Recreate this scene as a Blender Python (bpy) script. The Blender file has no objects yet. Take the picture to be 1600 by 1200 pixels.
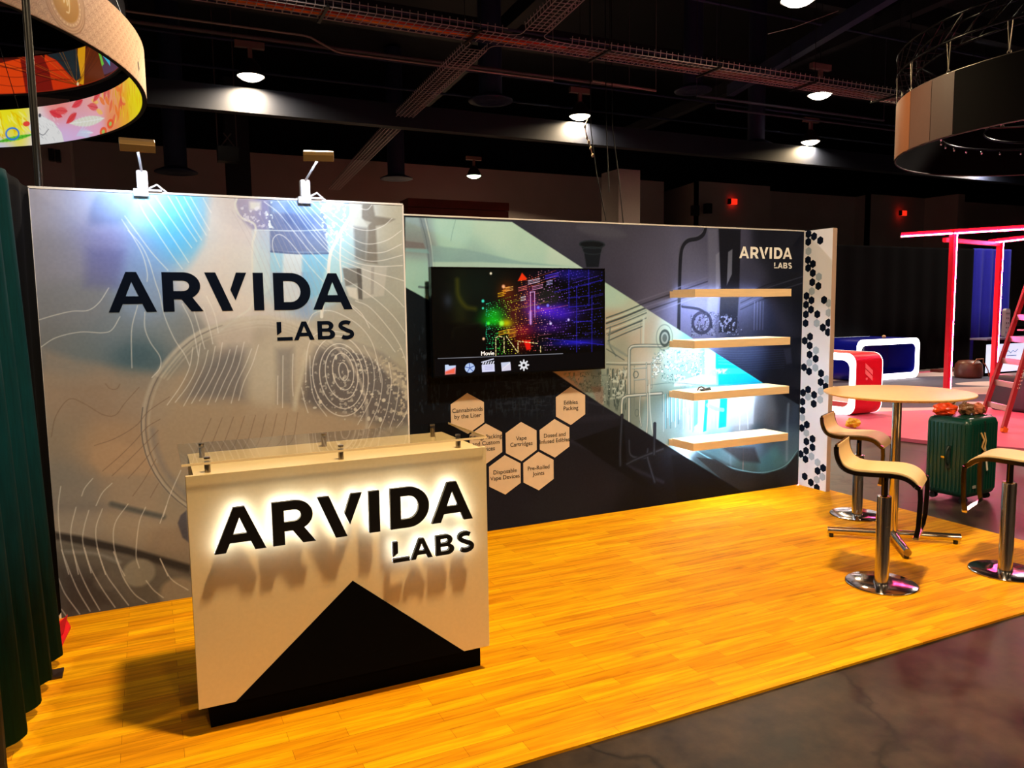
import bpy, math, random
import numpy as np
from mathutils import Vector, Matrix
from mathutils.geometry import tessellate_polygon

scene = bpy.context.scene
COL = scene.collection
PI = math.pi

# ------------------------------------------------------------------ camera
cam_data = bpy.data.cameras.new('camera')
cam_data.sensor_fit = 'HORIZONTAL'
cam_data.sensor_width = 36.0
cam_data.lens = 1189.05 / 1600 * 36.0
cam_data.clip_start = 0.05
cam_data.clip_end = 200
cam = bpy.data.objects.new('camera', cam_data)
COL.objects.link(cam)
right = Vector((0.90245092, -0.43057172, -0.01379633))
down = Vector((-0.05565485, -0.08477234, -0.99484481))
fwd = Vector((0.42718249, 0.89856644, -0.10046628))
mw = Matrix.Identity(4)
for i in range(3):
    mw[i][0] = right[i]; mw[i][1] = -down[i]; mw[i][2] = -fwd[i]
mw[0][3], mw[1][3], mw[2][3] = -5.6158, -5.3672, 1.7528
cam.matrix_world = mw
scene.camera = cam

# ------------------------------------------------------------------ view, world
scene.view_settings.view_transform = 'Standard'
scene.view_settings.look = 'None'
scene.view_settings.gamma = 1
scene.view_settings.use_curve_mapping = False
scene.view_settings.exposure = 0.0
world = bpy.data.worlds.new('hall_air')
scene.world = world
world.use_nodes = True
bg = world.node_tree.nodes['Background']
bg.inputs[0].default_value = (1.0, 0.85, 0.75, 1)
bg.inputs[1].default_value = 0.008

# hall lamps: a lattice of high bays at 7 m; the ones near the booth carry its light
LAMP_WARM = (1.0, 0.74, 0.43)
KEY_W = 560
FRONT_W = 330
DISPLAY_W = 4.2
SHELF_E = 105

# ------------------------------------------------------------------ materials
MATS = {}

def srgb(c):
    c = np.asarray(c, float) / 255.0
    return np.where(c <= 0.04045, c / 12.92, ((c + 0.055) / 1.055) ** 2.4)

def mat(name, rgb, rough=0.5, metal=0.0, noise=0.06, nscale=20, bump=0.0, spec=0.5, coat=0.0, stretch=None):
    if name in MATS:
        return MATS[name]
    m = bpy.data.materials.new(name); m.use_nodes = True
    nt = m.node_tree; N = nt.nodes; L = nt.links
    b = N['Principled BSDF']
    lin = srgb(rgb)
    b.inputs['Roughness'].default_value = rough
    b.inputs['Metallic'].default_value = metal
    b.inputs['Specular IOR Level'].default_value = spec
    b.inputs['Coat Weight'].default_value = coat
    tc = N.new('ShaderNodeTexCoord'); nz = N.new('ShaderNodeTexNoise')
    nz.inputs['Scale'].default_value = nscale
    nz.inputs['Detail'].default_value = 4
    if stretch:
        mp = N.new('ShaderNodeMapping'); mp.inputs['Scale'].default_value = stretch
        L.new(tc.outputs['Object'], mp.inputs[0]); L.new(mp.outputs[0], nz.inputs['Vector'])
    else:
        L.new(tc.outputs['Object'], nz.inputs['Vector'])
    rp = N.new('ShaderNodeValToRGB')
    rp.color_ramp.elements[0].position = 0.25; rp.color_ramp.elements[1].position = 0.75
    lo = lin * (1 - noise); hi = np.minimum(lin * (1 + noise), 1)
    rp.color_ramp.elements[0].color = (*lo, 1); rp.color_ramp.elements[1].color = (*hi, 1)
    L.new(nz.outputs['Fac'], rp.inputs[0]); L.new(rp.outputs[0], b.inputs['Base Color'])
    if bump:
        bp = N.new('ShaderNodeBump'); bp.inputs['Strength'].default_value = bump
        bp.inputs['Distance'].default_value = 0.01
        L.new(nz.outputs['Fac'], bp.inputs['Height']); L.new(bp.outputs[0], b.inputs['Normal'])
    MATS[name] = m
    return m

def emat(name, rgb, strength):
    if name in MATS:
        return MATS[name]
    m = bpy.data.materials.new(name); m.use_nodes = True
    nt = m.node_tree; b = nt.nodes['Principled BSDF']
    lin = srgb(rgb)
    b.inputs['Base Color'].default_value = (*lin, 1)
    b.inputs['Emission Color'].default_value = (*lin, 1)
    b.inputs['Emission Strength'].default_value = strength
    MATS[name] = m
    return m

def attr_mat(name, emit=0.0, rough=0.55, base=1.0):
    m = bpy.data.materials.new(name); m.use_nodes = True
    nt = m.node_tree; b = nt.nodes['Principled BSDF']
    a = nt.nodes.new('ShaderNodeVertexColor'); a.layer_name = 'print'
    if emit:
        b.inputs['Base Color'].default_value = (0.004, 0.004, 0.005, 1)
        nt.links.new(a.outputs[0], b.inputs['Emission Color'])
        b.inputs['Emission Strength'].default_value = emit
    else:
        nt.links.new(a.outputs[0], b.inputs['Base Color'])
    b.inputs['Roughness'].default_value = rough
    b.inputs['Specular IOR Level'].default_value = 0.1
    return m

# ------------------------------------------------------------------ mesh builder
class MB:
    def __init__(s):
        s.v = []; s.f = []; s.mi = []; s.cur = 0; s.sm = []
    def add(s, vs, fs, smooth=False):
        o = len(s.v); s.v += [tuple(v) for v in vs]
        for f in fs:
            s.f.append([i + o for i in f]); s.mi.append(s.cur); s.sm.append(smooth)
        return s
    def box(s, x0, x1, y0, y1, z0, z1):
        return s.add([(x0,y0,z0),(x1,y0,z0),(x1,y1,z0),(x0,y1,z0),(x0,y0,z1),(x1,y0,z1),(x1,y1,z1),(x0,y1,z1)],
              [(0,3,2,1),(4,5,6,7),(0,1,5,4),(1,2,6,5),(2,3,7,6),(3,0,4,7)])
    def bar(s, a, b, w, h, up=(0,0,1)):
        a = Vector(a); b = Vector(b); d = (b - a).normalized(); u = Vector(up)
        if abs(d.dot(u)) > 0.98: u = Vector((1, 0, 0))
        r = d.cross(u).normalized(); u = r.cross(d).normalized()
        vs = []
        for p in (a, b):
            for i, j in ((-1,-1),(1,-1),(1,1),(-1,1)):
                vs.append(p + r * i * w / 2 + u * j * h / 2)
        return s.add(vs, [(0,1,2,3),(7,6,5,4),(0,4,5,1),(1,5,6,2),(2,6,7,3),(3,7,4,0)])
    def cyl(s, a, b, r0, r1=None, n=24, cap=True):
        r1 = r0 if r1 is None else r1
        a = Vector(a); b = Vector(b); d = (b - a).normalized()
        u = Vector((0,0,1)) if abs(d.z) < 0.95 else Vector((1,0,0))
        x = d.cross(u).normalized(); y = d.cross(x).normalized()
        vs = []
        for p, r in ((a, r0), (b, r1)):
            for k in range(n):
                t = 2 * PI * k / n; vs.append(p + (x * math.cos(t) + y * math.sin(t)) * r)
        s.add(vs, [(k, (k+1) % n, n + (k+1) % n, n + k) for k in range(n)], True)
        if cap:
            s.add(vs[:n], [tuple(range(n))[::-1]]); s.add(vs[n:], [tuple(range(n))])
        return s
    def tube(s, pts, r, n=8, closed=False):
        P = [Vector(p) for p in pts]; m = len(P); vs = []
        prev = None
        for i, p in enumerate(P):
            if closed: d = (P[(i+1) % m] - P[i-1]).normalized()
            else: d = (P[min(i+1, m-1)] - P[max(i-1, 0)]).normalized()
            if prev is None:
                u = Vector((0,0,1)) if abs(d.z) < 0.9 else Vector((1,0,0)); x = d.cross(u).normalized()
            else:
                x = (prev - d * prev.dot(d)).normalized()
            prev = x; y = d.cross(x).normalized()
            rr = r[i] if isinstance(r, (list, tuple)) else r
            for k in range(n):
                t = 2 * PI * k / n; vs.append(p + (x * math.cos(t) + y * math.sin(t)) * rr)
        fs = []
        for i in range(m if closed else m - 1):
            j = (i + 1) % m
            for k in range(n):
                fs.append((i*n+k, i*n+(k+1) % n, j*n+(k+1) % n, j*n+k))
        s.add(vs, fs, True)
        if not closed:
            s.add(vs[:n], [tuple(range(n))[::-1]]); s.add(vs[-n:], [tuple(range(n))])
        return s
    def lathe(s, prof, c=(0,0,0), n=32, smooth=True):
        vs = []; m = len(prof)
        for r, z in prof:
            for k in range(n):
                t = 2 * PI * k / n; vs.append((c[0] + r*math.cos(t), c[1] + r*math.sin(t), c[2] + z))
        fs = []
        for i in range(m - 1):
            for k in range(n):
                fs.append((i*n+k, i*n+(k+1) % n, (i+1)*n+(k+1) % n, (i+1)*n+k))
        return s.add(vs, fs, smooth)
    def prism(s, outer, holes, mapf, d0, d1, caps=True):
        """flat outline (2-D loops) extruded between depths d0 and d1; mapf(a, b, d) -> point"""
        loops = [outer] + list(holes)
        tris = tessellate_polygon([[Vector((a, b, 0)) for a, b in lp] for lp in loops])
        flat = [p for lp in loops for p in lp]; n = len(flat)
        if caps:
            s.add([mapf(a, b, d0) for a, b in flat], [tuple(t) for t in tris])
            s.add([mapf(a, b, d1) for a, b in flat], [tuple(t)[::-1] for t in tris])
        vs = [mapf(a, b, d0) for a, b in flat] + [mapf(a, b, d1) for a, b in flat]
        fs = []; o = 0
        for lp in loops:
            k = len(lp)
            for i in range(k): fs.append((o+i, o+(i+1) % k, n+o+(i+1) % k, n+o+i))
            o += k
        s.add(vs, fs)
        return s
    def sweep(s, prof, path_pts, normals, closed=False):
        return s
    def build(s, name, mats, parent=None, bevel=0.0, segs=2):
        me = bpy.data.meshes.new(name)
        me.from_pydata([tuple(v) for v in s.v], [], s.f)
        if not isinstance(mats, (list, tuple)): mats = [mats]
        for m in mats: me.materials.append(m)
        me.polygons.foreach_set('material_index', s.mi)
        me.polygons.foreach_set('use_smooth', s.sm)
        me.update()
        o = bpy.data.objects.new(name, me); COL.objects.link(o)
        if parent is not None: attach(o, parent)
        if bevel:
            b = o.modifiers.new('bevel', 'BEVEL'); b.width = bevel; b.segments = segs; b.limit_method = 'ANGLE'
        return o

def attach(o, parent):
    o.parent = parent
    o.matrix_parent_inverse = parent_matrix(parent).inverted()

def parent_matrix(p):
    m = Matrix.LocRotScale(p.location, p.rotation_euler, p.scale)
    if p.parent: return parent_matrix(p.parent) @ p.matrix_parent_inverse @ m
    return m

def tag(o, label, cat, group=None, kind=None):
    o['label'] = label; o['category'] = cat
    if group: o['group'] = group
    if kind: o['kind'] = kind
    return o

def thing(name, label, cat, loc=(0,0,0), group=None, rz=0.0):
    o = bpy.data.objects.new(name, None); COL.objects.link(o)
    o.location = loc; o.rotation_euler = (0, 0, rz); o.empty_display_size = 0.1
    return tag(o, label, cat, group)

def struct(name, mb, m, label=None, **k):
    o = mb.build(name, m, **k); o['kind'] = 'structure'
    if label: o['label'] = label; o['category'] = name.split('_')[0]
    return o

def copy_tree(o, parent=None):
    c = o.copy(); COL.objects.link(c)
    if parent is not None: c.parent = parent
    for ch in list(o.children): copy_tree(ch, c)
    return c

# ------------------------------------------------------------------ lettering
def arc(cx, cy, rx, ry, a0, a1, n=14):
    return [(cx + rx*math.cos(math.radians(a0 + (a1-a0)*i/n)), cy + ry*math.sin(math.radians(a0 + (a1-a0)*i/n))) for i in range(n+1)]

def gl_A(x, y, s):
    f = lambda L: [(x + a*s, y + b*s) for a, b in L]
    return (f([(0,0),(.235,0),(.325,.205),(.765,.205),(.85,0),(1.09,0),(.665,1),(.425,1)]), [f([(.545,.76),(.40,.395),(.69,.395)])])
def gl_R(x, y, s):
    f = lambda L: [(x + a*s, y + b*s) for a, b in L]
    return (f([(0,0),(0,1),(.50,1)] + arc(.50,.655,.40,.345,85,-60,12) + [(.95,0),(.66,0),(.44,.31),(.26,.31),(.26,0)]),
            [f([(.26,.79),(.48,.79)] + arc(.48,.655,.155,.135,85,-85,8) + [(.48,.52),(.26,.52)])])
def gl_D(x, y, s):
    f = lambda L: [(x + a*s, y + b*s) for a, b in L]
    return (f([(0,0),(0,1),(.45,1)] + arc(.45,.5,.53,.5,85,-85,18) + [(.45,0)]),
            [f([(.26,.785),(.44,.785)] + arc(.44,.5,.27,.285,85,-85,12) + [(.44,.215),(.26,.215)])])
def gl_B(x, y, s):
    f = lambda L: [(x + a*s, y + b*s) for a, b in L]
    return (f([(0,0),(0,1),(.55,1)] + arc(.55,.74,.32,.26,85,-55,10) + arc(.60,.27,.35,.27,62,-85,12) + [(.58,0)]),
            [f([(.25,.81),(.52,.81)] + arc(.52,.705,.11,.105,85,-85,6) + [(.52,.60),(.25,.60)]),
             f([(.25,.42),(.56,.42)] + arc(.56,.305,.13,.115,85,-85,6) + [(.56,.19),(.25,.19)])])
def gl_S(x, y, s):
    mid = arc(.47,.735,.285,.175,38,240,14) + arc(.50,.275,.305,.185,75,-140,16)
    w = .105; L1 = []; L2 = []
    for i, p in enumerate(mid):
        a = mid[max(i-1,0)]; b = mid[min(i+1,len(mid)-1)]
        dx, dy = b[0]-a[0], b[1]-a[1]; n = math.hypot(dx,dy) or 1
        L1.append((p[0]-dy/n*w, p[1]+dx/n*w)); L2.append((p[0]+dy/n*w, p[1]-dx/n*w))
    return ([(x + a*s, y + b*s) for a, b in L1 + L2[::-1]], [])

LOGO = [('A', [gl_A(0,0,1)]), ('R', [gl_R(1.24,0,1)]),
        ('V', [([(2.25,1),(2.52,1),(2.92,0),(2.65,0)],[]), ([(3.03,1),(3.29,1),(2.99,.27),(2.87,.55)],[])]),
        ('I', [([(3.45,0),(3.45,1),(3.71,1),(3.71,0)],[])]), ('D', [gl_D(3.97,0,1)]), ('A', [gl_A(5.01,0,1)]),
        ('L', [([(4.01,-.32),(4.13,-.32),(4.13,-.60),(4.01,-.68)],[]), ([(4.01,-.735),(4.42,-.735),(4.42,-.83),(4.01,-.83)],[])]),
        ('A', [gl_A(4.455,-.83,.51)]), ('B', [gl_B(5.10,-.83,.51)]), ('S', [gl_S(5.64,-.845,.53)])]

def logo_mesh(mb, ox, oz, H, y_front, y_back):
    for _, shapes in LOGO:
        for outer, holes in shapes:
            mb.prism(outer, holes, lambda a, b, d: (ox + a*H, d, oz + b*H), y_front, y_back)
    return mb

_fc = {}
def text_mesh(txt, size, name, m, parent, loc, rot=(PI/2, 0, 0), align='CENTER', depth=0.0006, spacing=0.9):
    cu = bpy.data.curves.new(name, 'FONT'); cu.body = txt; cu.size = size; cu.align_x = align
    cu.align_y = 'CENTER'; cu.extrude = depth; cu.space_line = spacing; cu.resolution_u = 3
    tmp = bpy.data.objects.new('tmp_text', cu); COL.objects.link(tmp)
    dg = bpy.context.evaluated_depsgraph_get(); dg.update()
    me = bpy.data.meshes.new_from_object(tmp.evaluated_get(dg))
    bpy.data.objects.remove(tmp); bpy.data.curves.remove(cu)
    me.name = name; me.materials.clear(); me.materials.append(m)
    me.transform(Matrix.LocRotScale(Vector(loc), __import__('mathutils').Euler(rot), None))
    o = bpy.data.objects.new(name, me); COL.objects.link(o)
    attach(o, parent)
    return o

# ------------------------------------------------------------------ printed pictures: painted on a fine grid
def smoothpts(P, k=6):
    P = [np.array(p, float) for p in P]
    if len(P) < 3: return P
    Q = [2*P[0]-P[1]] + P + [2*P[-1]-P[-2]]; out = []
    for i in range(1, len(Q)-2):
        for j in range(k):
            t = j / k
            out.append(0.5*((2*Q[i]) + (-Q[i-1]+Q[i+1])*t + (2*Q[i-1]-5*Q[i]+4*Q[i+1]-Q[i+2])*t*t + (-Q[i-1]+3*Q[i]-3*Q[i+1]+Q[i+2])*t**3))
    out.append(P[-1]); return out

class Canvas:
    def __init__(s, x0, x1, z0, z1, step, col=(128,128,128)):
        s.nx = int(round((x1-x0)/step))+1; s.nz = int(round((z1-z0)/step))+1
        s.xs = np.linspace(x0, x1, s.nx); s.zs = np.linspace(z0, z1, s.nz)
        s.X, s.Z = np.meshgrid(s.xs, s.zs)
        s.C = np.ones((s.nz, s.nx, 3)) * np.array(col, float)
        s.step = step
    def win(s, pts, pad):
        p = np.array(pts); i0 = np.searchsorted(s.xs, p[:,0].min()-pad); i1 = np.searchsorted(s.xs, p[:,0].max()+pad)
        j0 = np.searchsorted(s.zs, p[:,1].min()-pad); j1 = np.searchsorted(s.zs, p[:,1].max()+pad)
        return (slice(j0, max(j1, j0)), slice(i0, max(i1, i0)))
    def mix(s, w, a, col):
        a = a[..., None]; s.C[w] = s.C[w]*(1-a) + np.asarray(col, float)*a
    def dist(s, w, pts, closed=False):
        X, Z = s.X[w], s.Z[w]; d = np.full(X.shape, 1e9); n = len(pts)
        for i in range(n if closed else n-1):
            ax, az = pts[i]; bx, bz = pts[(i+1) % n]; dx, dz = bx-ax, bz-az
            L = dx*dx+dz*dz or 1e-12
            t = np.clip(((X-ax)*dx+(Z-az)*dz)/L, 0, 1)
            d = np.minimum(d, (X-ax-t*dx)**2+(Z-az-t*dz)**2)
        return np.sqrt(d)
    def inside(s, w, pts):
        X, Z = s.X[w], s.Z[w]; m = np.zeros(X.shape, bool); n = len(pts)
        for i in range(n):
            ax, az = pts[i]; bx, bz = pts[(i+1) % n]
            if az == bz: continue
            c = ((az > Z) != (bz > Z)) & (X < (bx-ax)*(Z-az)/(bz-az)+ax)
            m ^= c
        return m
    def alpha_poly(s, w, pts, soft):
        d = s.dist(w, pts, True); ins = s.inside(w, pts); sd = np.where(ins, d, -d)
        soft = max(soft, s.step)
        return np.clip(sd/soft+0.5, 0, 1)
    def poly(s, pts, col, a=1.0, soft=0.0):
        w = s.win(pts, max(soft, s.step)*1.5)
        if s.X[w].size: s.mix(w, s.alpha_poly(w, pts, soft)*a, col)
        return s
    def line(s, pts, wd, col, a=1.0, smooth=True, soft=None):
        if smooth: pts = smoothpts(pts)
        soft = soft or s.step
        w = s.win(pts, wd+soft*2)
        if s.X[w].size:
            d = s.dist(w, pts); s.mix(w, np.clip((wd/2-d)/soft+0.5, 0, 1)*a, col)
        return s
    def ell(s, x, z, rx, rz, col, a=1.0, soft=0.0, ring=0.0, ang=0.0):
        n = 40; ca, sa = math.cos(ang), math.sin(ang)
        pts = [(x+rx*math.cos(t)*ca-rz*math.sin(t)*sa, z+rx*math.cos(t)*sa+rz*math.sin(t)*ca) for t in [2*PI*k/n for k in range(n)]]
        if ring: return s.line(pts+[pts[0]], ring, col, a, smooth=False)
        return s.poly(pts, col, a, soft)
    def blob(s, x, z, rx, rz, col, a=1.0):
        w = s.win([(x-2.5*rx, z-2.5*rz), (x+2.5*rx, z+2.5*rz)], 0)
        if s.X[w].size:
            g = np.exp(-(((s.X[w]-x)/rx)**2+((s.Z[w]-z)/rz)**2)); s.mix(w, g*a, col)
        return s
    def noise(s, sx, sz, seed, oct=3):
        rng = np.random.RandomState(seed); out = np.zeros(s.X.shape); amp = 1; tot = 0
        for o in range(oct):
            gx, gz = sx/2**o, sz/2**o
            u = (s.X-s.xs[0])/gx; v = (s.Z-s.zs[0])/gz
            i = u.astype(int); j = v.astype(int); fu = u-i; fv = v-j
            fu = fu*fu*(3-2*fu); fv = fv*fv*(3-2*fv)
            G = rng.rand(j.max()+2, i.max()+2)
            out += amp*((G[j,i]*(1-fu)+G[j,i+1]*fu)*(1-fv)+(G[j+1,i]*(1-fu)+G[j+1,i+1]*fu)*fv)
            tot += amp; amp *= 0.55
        return out/tot
    def rbf(s, samples, sig):
        W = np.zeros(s.X.shape); A = np.zeros(s.C.shape)
        for (x, z), c in samples:
            g = np.exp(-((s.X-x)**2+(s.Z-z)**2)/(2*sig*sig))+1e-9
            W += g; A += g[..., None]*np.asarray(c, float)
        s.C = A/W[..., None]
        return s
    def build(s, name, mapf, m, parent, gain=(1.0, 1.0, 1.0)):
        P = mapf(s.X.ravel(), s.Z.ravel())
        me = bpy.data.meshes.new(name); nv = s.nx*s.nz
        me.vertices.add(nv); me.vertices.foreach_set('co', np.stack(P, 1).astype(np.float32).ravel())
        i = np.arange(s.nx-1); j = np.arange(s.nz-1); I, J = np.meshgrid(i, j)
        a = (J*s.nx+I).ravel(); q = np.stack([a, a+1, a+1+s.nx, a+s.nx], 1)
        nf = len(q)
        me.loops.add(nf*4); me.loops.foreach_set('vertex_index', q.astype(np.int32).ravel())
        me.polygons.add(nf)
        me.polygons.foreach_set('loop_start', np.arange(0, nf*4, 4, dtype=np.int32))
        me.update(calc_edges=True)
        ca = me.color_attributes.new('print', 'FLOAT_COLOR', 'POINT')
        lin = srgb(np.clip(s.C, 0, 255)).reshape(-1, 3)*np.array(gain); lin = lin/(1+np.maximum(lin-.6, 0)*.6)
        ca.data.foreach_set('color', np.concatenate([lin, np.ones((nv, 1))], 1).astype(np.float32).ravel())
        me.materials.append(m)
        o = bpy.data.objects.new(name, me); COL.objects.link(o)
        if parent is not None: attach(o, parent)
        return o

# ================================================================== SETTING
def wood_floor_material():
    m = bpy.data.materials.new('oak_strip_floor'); m.use_nodes = True
    nt = m.node_tree; N = nt.nodes; L = nt.links; b = N['Principled BSDF']
    tc = N.new('ShaderNodeTexCoord')
    br = N.new('ShaderNodeTexBrick')
    br.offset = 0.37; br.offset_frequency = 2; br.squash = 1.0
    br.inputs['Scale'].default_value = 1.0
    br.inputs['Brick Width'].default_value = 0.62
    br.inputs['Row Height'].default_value = 0.072
    br.inputs['Mortar Size'].default_value = 0.0008
    br.inputs['Mortar Smooth'].default_value = 0.3
    br.inputs['Bias'].default_value = 0.0
    br.inputs['Color1'].default_value = (0.93, 0.455, 0.003, 1)
    br.inputs['Color2'].default_value = (0.76, 0.30, 0.002, 1)
    br.inputs['Mortar'].default_value = (0.30, 0.08, 0.003, 1)
    L.new(tc.outputs['Object'], br.inputs['Vector'])
    mp = N.new('ShaderNodeMapping'); mp.inputs['Scale'].default_value = (1.7, 26, 1)
    L.new(tc.outputs['Object'], mp.inputs[0])
    g = N.new('ShaderNodeTexNoise'); g.inputs['Scale'].default_value = 1.6; g.inputs['Detail'].default_value = 7; g.inputs['Distortion'].default_value = 0.6
    L.new(mp.outputs[0], g.inputs['Vector'])
    r = N.new('ShaderNodeValToRGB'); r.color_ramp.elements[0].position = 0.30; r.color_ramp.elements[1].position = 0.62
    r.color_ramp.elements[0].color = (0.46, 0.30, 0.22, 1); r.color_ramp.elements[1].color = (1.0, 1.0, 1.0, 1)
    L.new(g.outputs['Fac'], r.inputs[0])
    mx = N.new('ShaderNodeMix'); mx.data_type = 'RGBA'; mx.blend_type = 'MULTIPLY'; mx.inputs['Factor'].default_value = 0.62
    L.new(br.outputs['Color'], mx.inputs['A']); L.new(r.outputs[0], mx.inputs['B'])
    mp2 = N.new('ShaderNodeMapping'); mp2.inputs['Scale'].default_value = (1.3, 5, 1)
    L.new(tc.outputs['Object'], mp2.inputs[0])
    k = N.new('ShaderNodeTexNoise'); k.inputs['Scale'].default_value = 3.0; k.inputs['Detail'].default_value = 3
    L.new(mp2.outputs[0], k.inputs['Vector'])
    r2 = N.new('ShaderNodeValToRGB'); r2.color_ramp.elements[0].position = 0.66; r2.color_ramp.elements[1].position = 0.80
    r2.color_ramp.elements[0].color = (1, 1, 1, 1); r2.color_ramp.elements[1].color = (0.45, 0.26, 0.2, 1)
    L.new(k.outputs['Fac'], r2.inputs[0])
    mx2 = N.new('ShaderNodeMix'); mx2.data_type = 'RGBA'; mx2.blend_type = 'MULTIPLY'; mx2.inputs['Factor'].default_value = 0.7
    L.new(mx.outputs['Result'], mx2.inputs['A']); L.new(r2.outputs[0], mx2.inputs['B'])
    L.new(mx2.outputs['Result'], b.inputs['Base Color'])
    b.inputs['Roughness'].default_value = 0.62
    b.inputs['Specular IOR Level'].default_value = 0.08
    return m

def concrete_material():
    m = bpy.data.materials.new('polished_concrete'); m.use_nodes = True
    nt = m.node_tree; N = nt.nodes; L = nt.links; b = N['Principled BSDF']
    tc = N.new('ShaderNodeTexCoord')
    a = N.new('ShaderNodeTexNoise'); a.inputs['Scale'].default_value = 2.6; a.inputs['Detail'].default_value = 9; a.inputs['Roughness'].default_value = 0.65
    L.new(tc.outputs['Object'], a.inputs['Vector'])
    r = N.new('ShaderNodeValToRGB'); e = r.color_ramp.elements
    e[0].position = 0.36; e[0].color = (0.006, 0.004, 0.003, 1); e[1].position = 0.68; e[1].color = (0.062, 0.040, 0.027, 1)
    L.new(a.outputs['Fac'], r.inputs[0])
    v = N.new('ShaderNodeTexVoronoi'); v.feature = 'DISTANCE_TO_EDGE'; v.inputs['Scale'].default_value = 0.42
    wn = N.new('ShaderNodeTexNoise'); wn.inputs['Scale'].default_value = 1.5; wn.inputs['Detail'].default_value = 6
    L.new(tc.outputs['Object'], wn.inputs['Vector'])
    ad = N.new('ShaderNodeVectorMath'); ad.operation = 'ADD'; sc = N.new('ShaderNodeVectorMath'); sc.operation = 'SCALE'; sc.inputs['Scale'].default_value = 0.9
    L.new(wn.outputs['Color'], sc.inputs[0]); L.new(tc.outputs['Object'], ad.inputs[0]); L.new(sc.outputs[0], ad.inputs[1]); L.new(ad.outputs[0], v.inputs['Vector'])
    r2 = N.new('ShaderNodeValToRGB'); e = r2.color_ramp.elements
    e[0].position = 0.0; e[0].color = (0.12, 0.12, 0.12, 1); e[1].position = 0.010; e[1].color = (1, 1, 1, 1)
    L.new(v.outputs['Distance'], r2.inputs[0])
    mx = N.new('ShaderNodeMix'); mx.data_type = 'RGBA'; mx.blend_type = 'MULTIPLY'; mx.inputs['Factor'].default_value = 0.8
    L.new(r.outputs[0], mx.inputs['A']); L.new(r2.outputs[0], mx.inputs['B'])
    L.new(mx.outputs['Result'], b.inputs['Base Color'])
    rr = N.new('ShaderNodeMapRange'); rr.inputs['To Min'].default_value = 0.30; rr.inputs['To Max'].default_value = 0.6; b.inputs['Specular IOR Level'].default_value = 0.2
    L.new(a.outputs['Fac'], rr.inputs['Value']); L.new(rr.outputs[0], b.inputs['Roughness'])
    return m

struct('floor', MB().box(-30, 65, -26, 60, -0.6, -0.012), concrete_material(), 'dark polished concrete floor of the exhibition hall')
FLOOR_Y = -2.86
fb = MB(); fb.prism([(-7.2,FLOOR_Y),(-7.2,0.05),(0.09,0.05),(0.09,FLOOR_Y)], [], lambda a,b,d:(a,b,d), 0.0, -0.012)
struct('floor_2', fb, wood_floor_material(), 'orange oak strip flooring laid under the booth')

WALLC = mat('hall_wall_paint', (192,182,182), 0.9, noise=0.12, nscale=0.35)
DARK = mat('black_painted_steel', (16,20,34), 0.7, noise=0.2, nscale=1.5)
DARK2 = mat('blue_black_steel', (36,46,84), 0.6, noise=0.2, nscale=1.5)
wl = [(-45,27),(18.5,27),(21.2,32.9),(20.08,26.2),(24.86,26.2),(24.9,27.5),(32.9,27.5),(32.7,26.3),(37.5,26.4),(37.7,24.4),(38.3,24.4),(38.3,26.6),(65,26.6)]
hb = MB()
for (ax,ay),(bx,by) in zip(wl[:-1], wl[1:]):
    hb.add([(ax,ay,-.1),(bx,by,-.1),(bx,by,8.0),(ax,ay,8.0),(ax,ay+.4,-.1),(bx,by+.4,-.1),(bx,by+.4,8.0),(ax,ay+.4,8.0)], [(0,1,2,3),(7,6,5,4),(3,2,6,7),(0,3,7,4),(1,5,6,2)])
struct('wall_back', hb, WALLC, 'brown partition wall at the far end of the hall')
struct('wall_upper', MB().box(-45, 65, 33.4, 33.8, 0, 12.5), DARK, 'black upper wall above the partitions')
struct('wall_left', MB().box(-30.3, -30, -26, 60, 0, 12.5), WALLC)
struct('wall_right', MB().box(65, 65.3, -26, 60, 0, 12.5), WALLC)
struct('wall_front', MB().box(-30, 65, -26.3, -26, 0, 12.5), WALLC)
struct('ceiling', MB().box(-30, 65, -26, 60, 12.0, 12.3), DARK, 'black ceiling deck of the hall')

# ================================================================== BOOTH WALLS
PRINT = attr_mat('printed_fabric')
WHITE_EDGE = mat('white_aluminium_edge', (214,216,222), 0.45, noise=0.02)
INK = mat('navy_black_ink', (6,14,30), 0.7, noise=0.05, spec=0.04)
WHITEINK = mat('white_ink', (245,248,255), 0.5, noise=0.02)

LX0, LX1, LY, LH = -6.168, -4.043, -0.4056, 2.44
tw = thing('display_wall', 'tall wall panel printed with a glass flask, contour lines and big navy lettering', 'display wall', (LX0, LY, 0))
MB().box(LX0, LX1, LY+.004, -0.005, 0.0, LH).build('wall_core', mat('dark_frame', (30,30,32), 0.6), tw)
fr = MB(); fr.box(LX0-.004, LX0+.006, LY-.003, LY+.02, 0, LH); fr.box(LX1-.006, LX1+.004, LY-.003, LY+.02, 0, LH); fr.box(LX0, LX1, LY-.003, LY+.03, LH-.004, LH+.008)
fr.build('frame_edge', WHITE_EDGE, tw)

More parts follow.
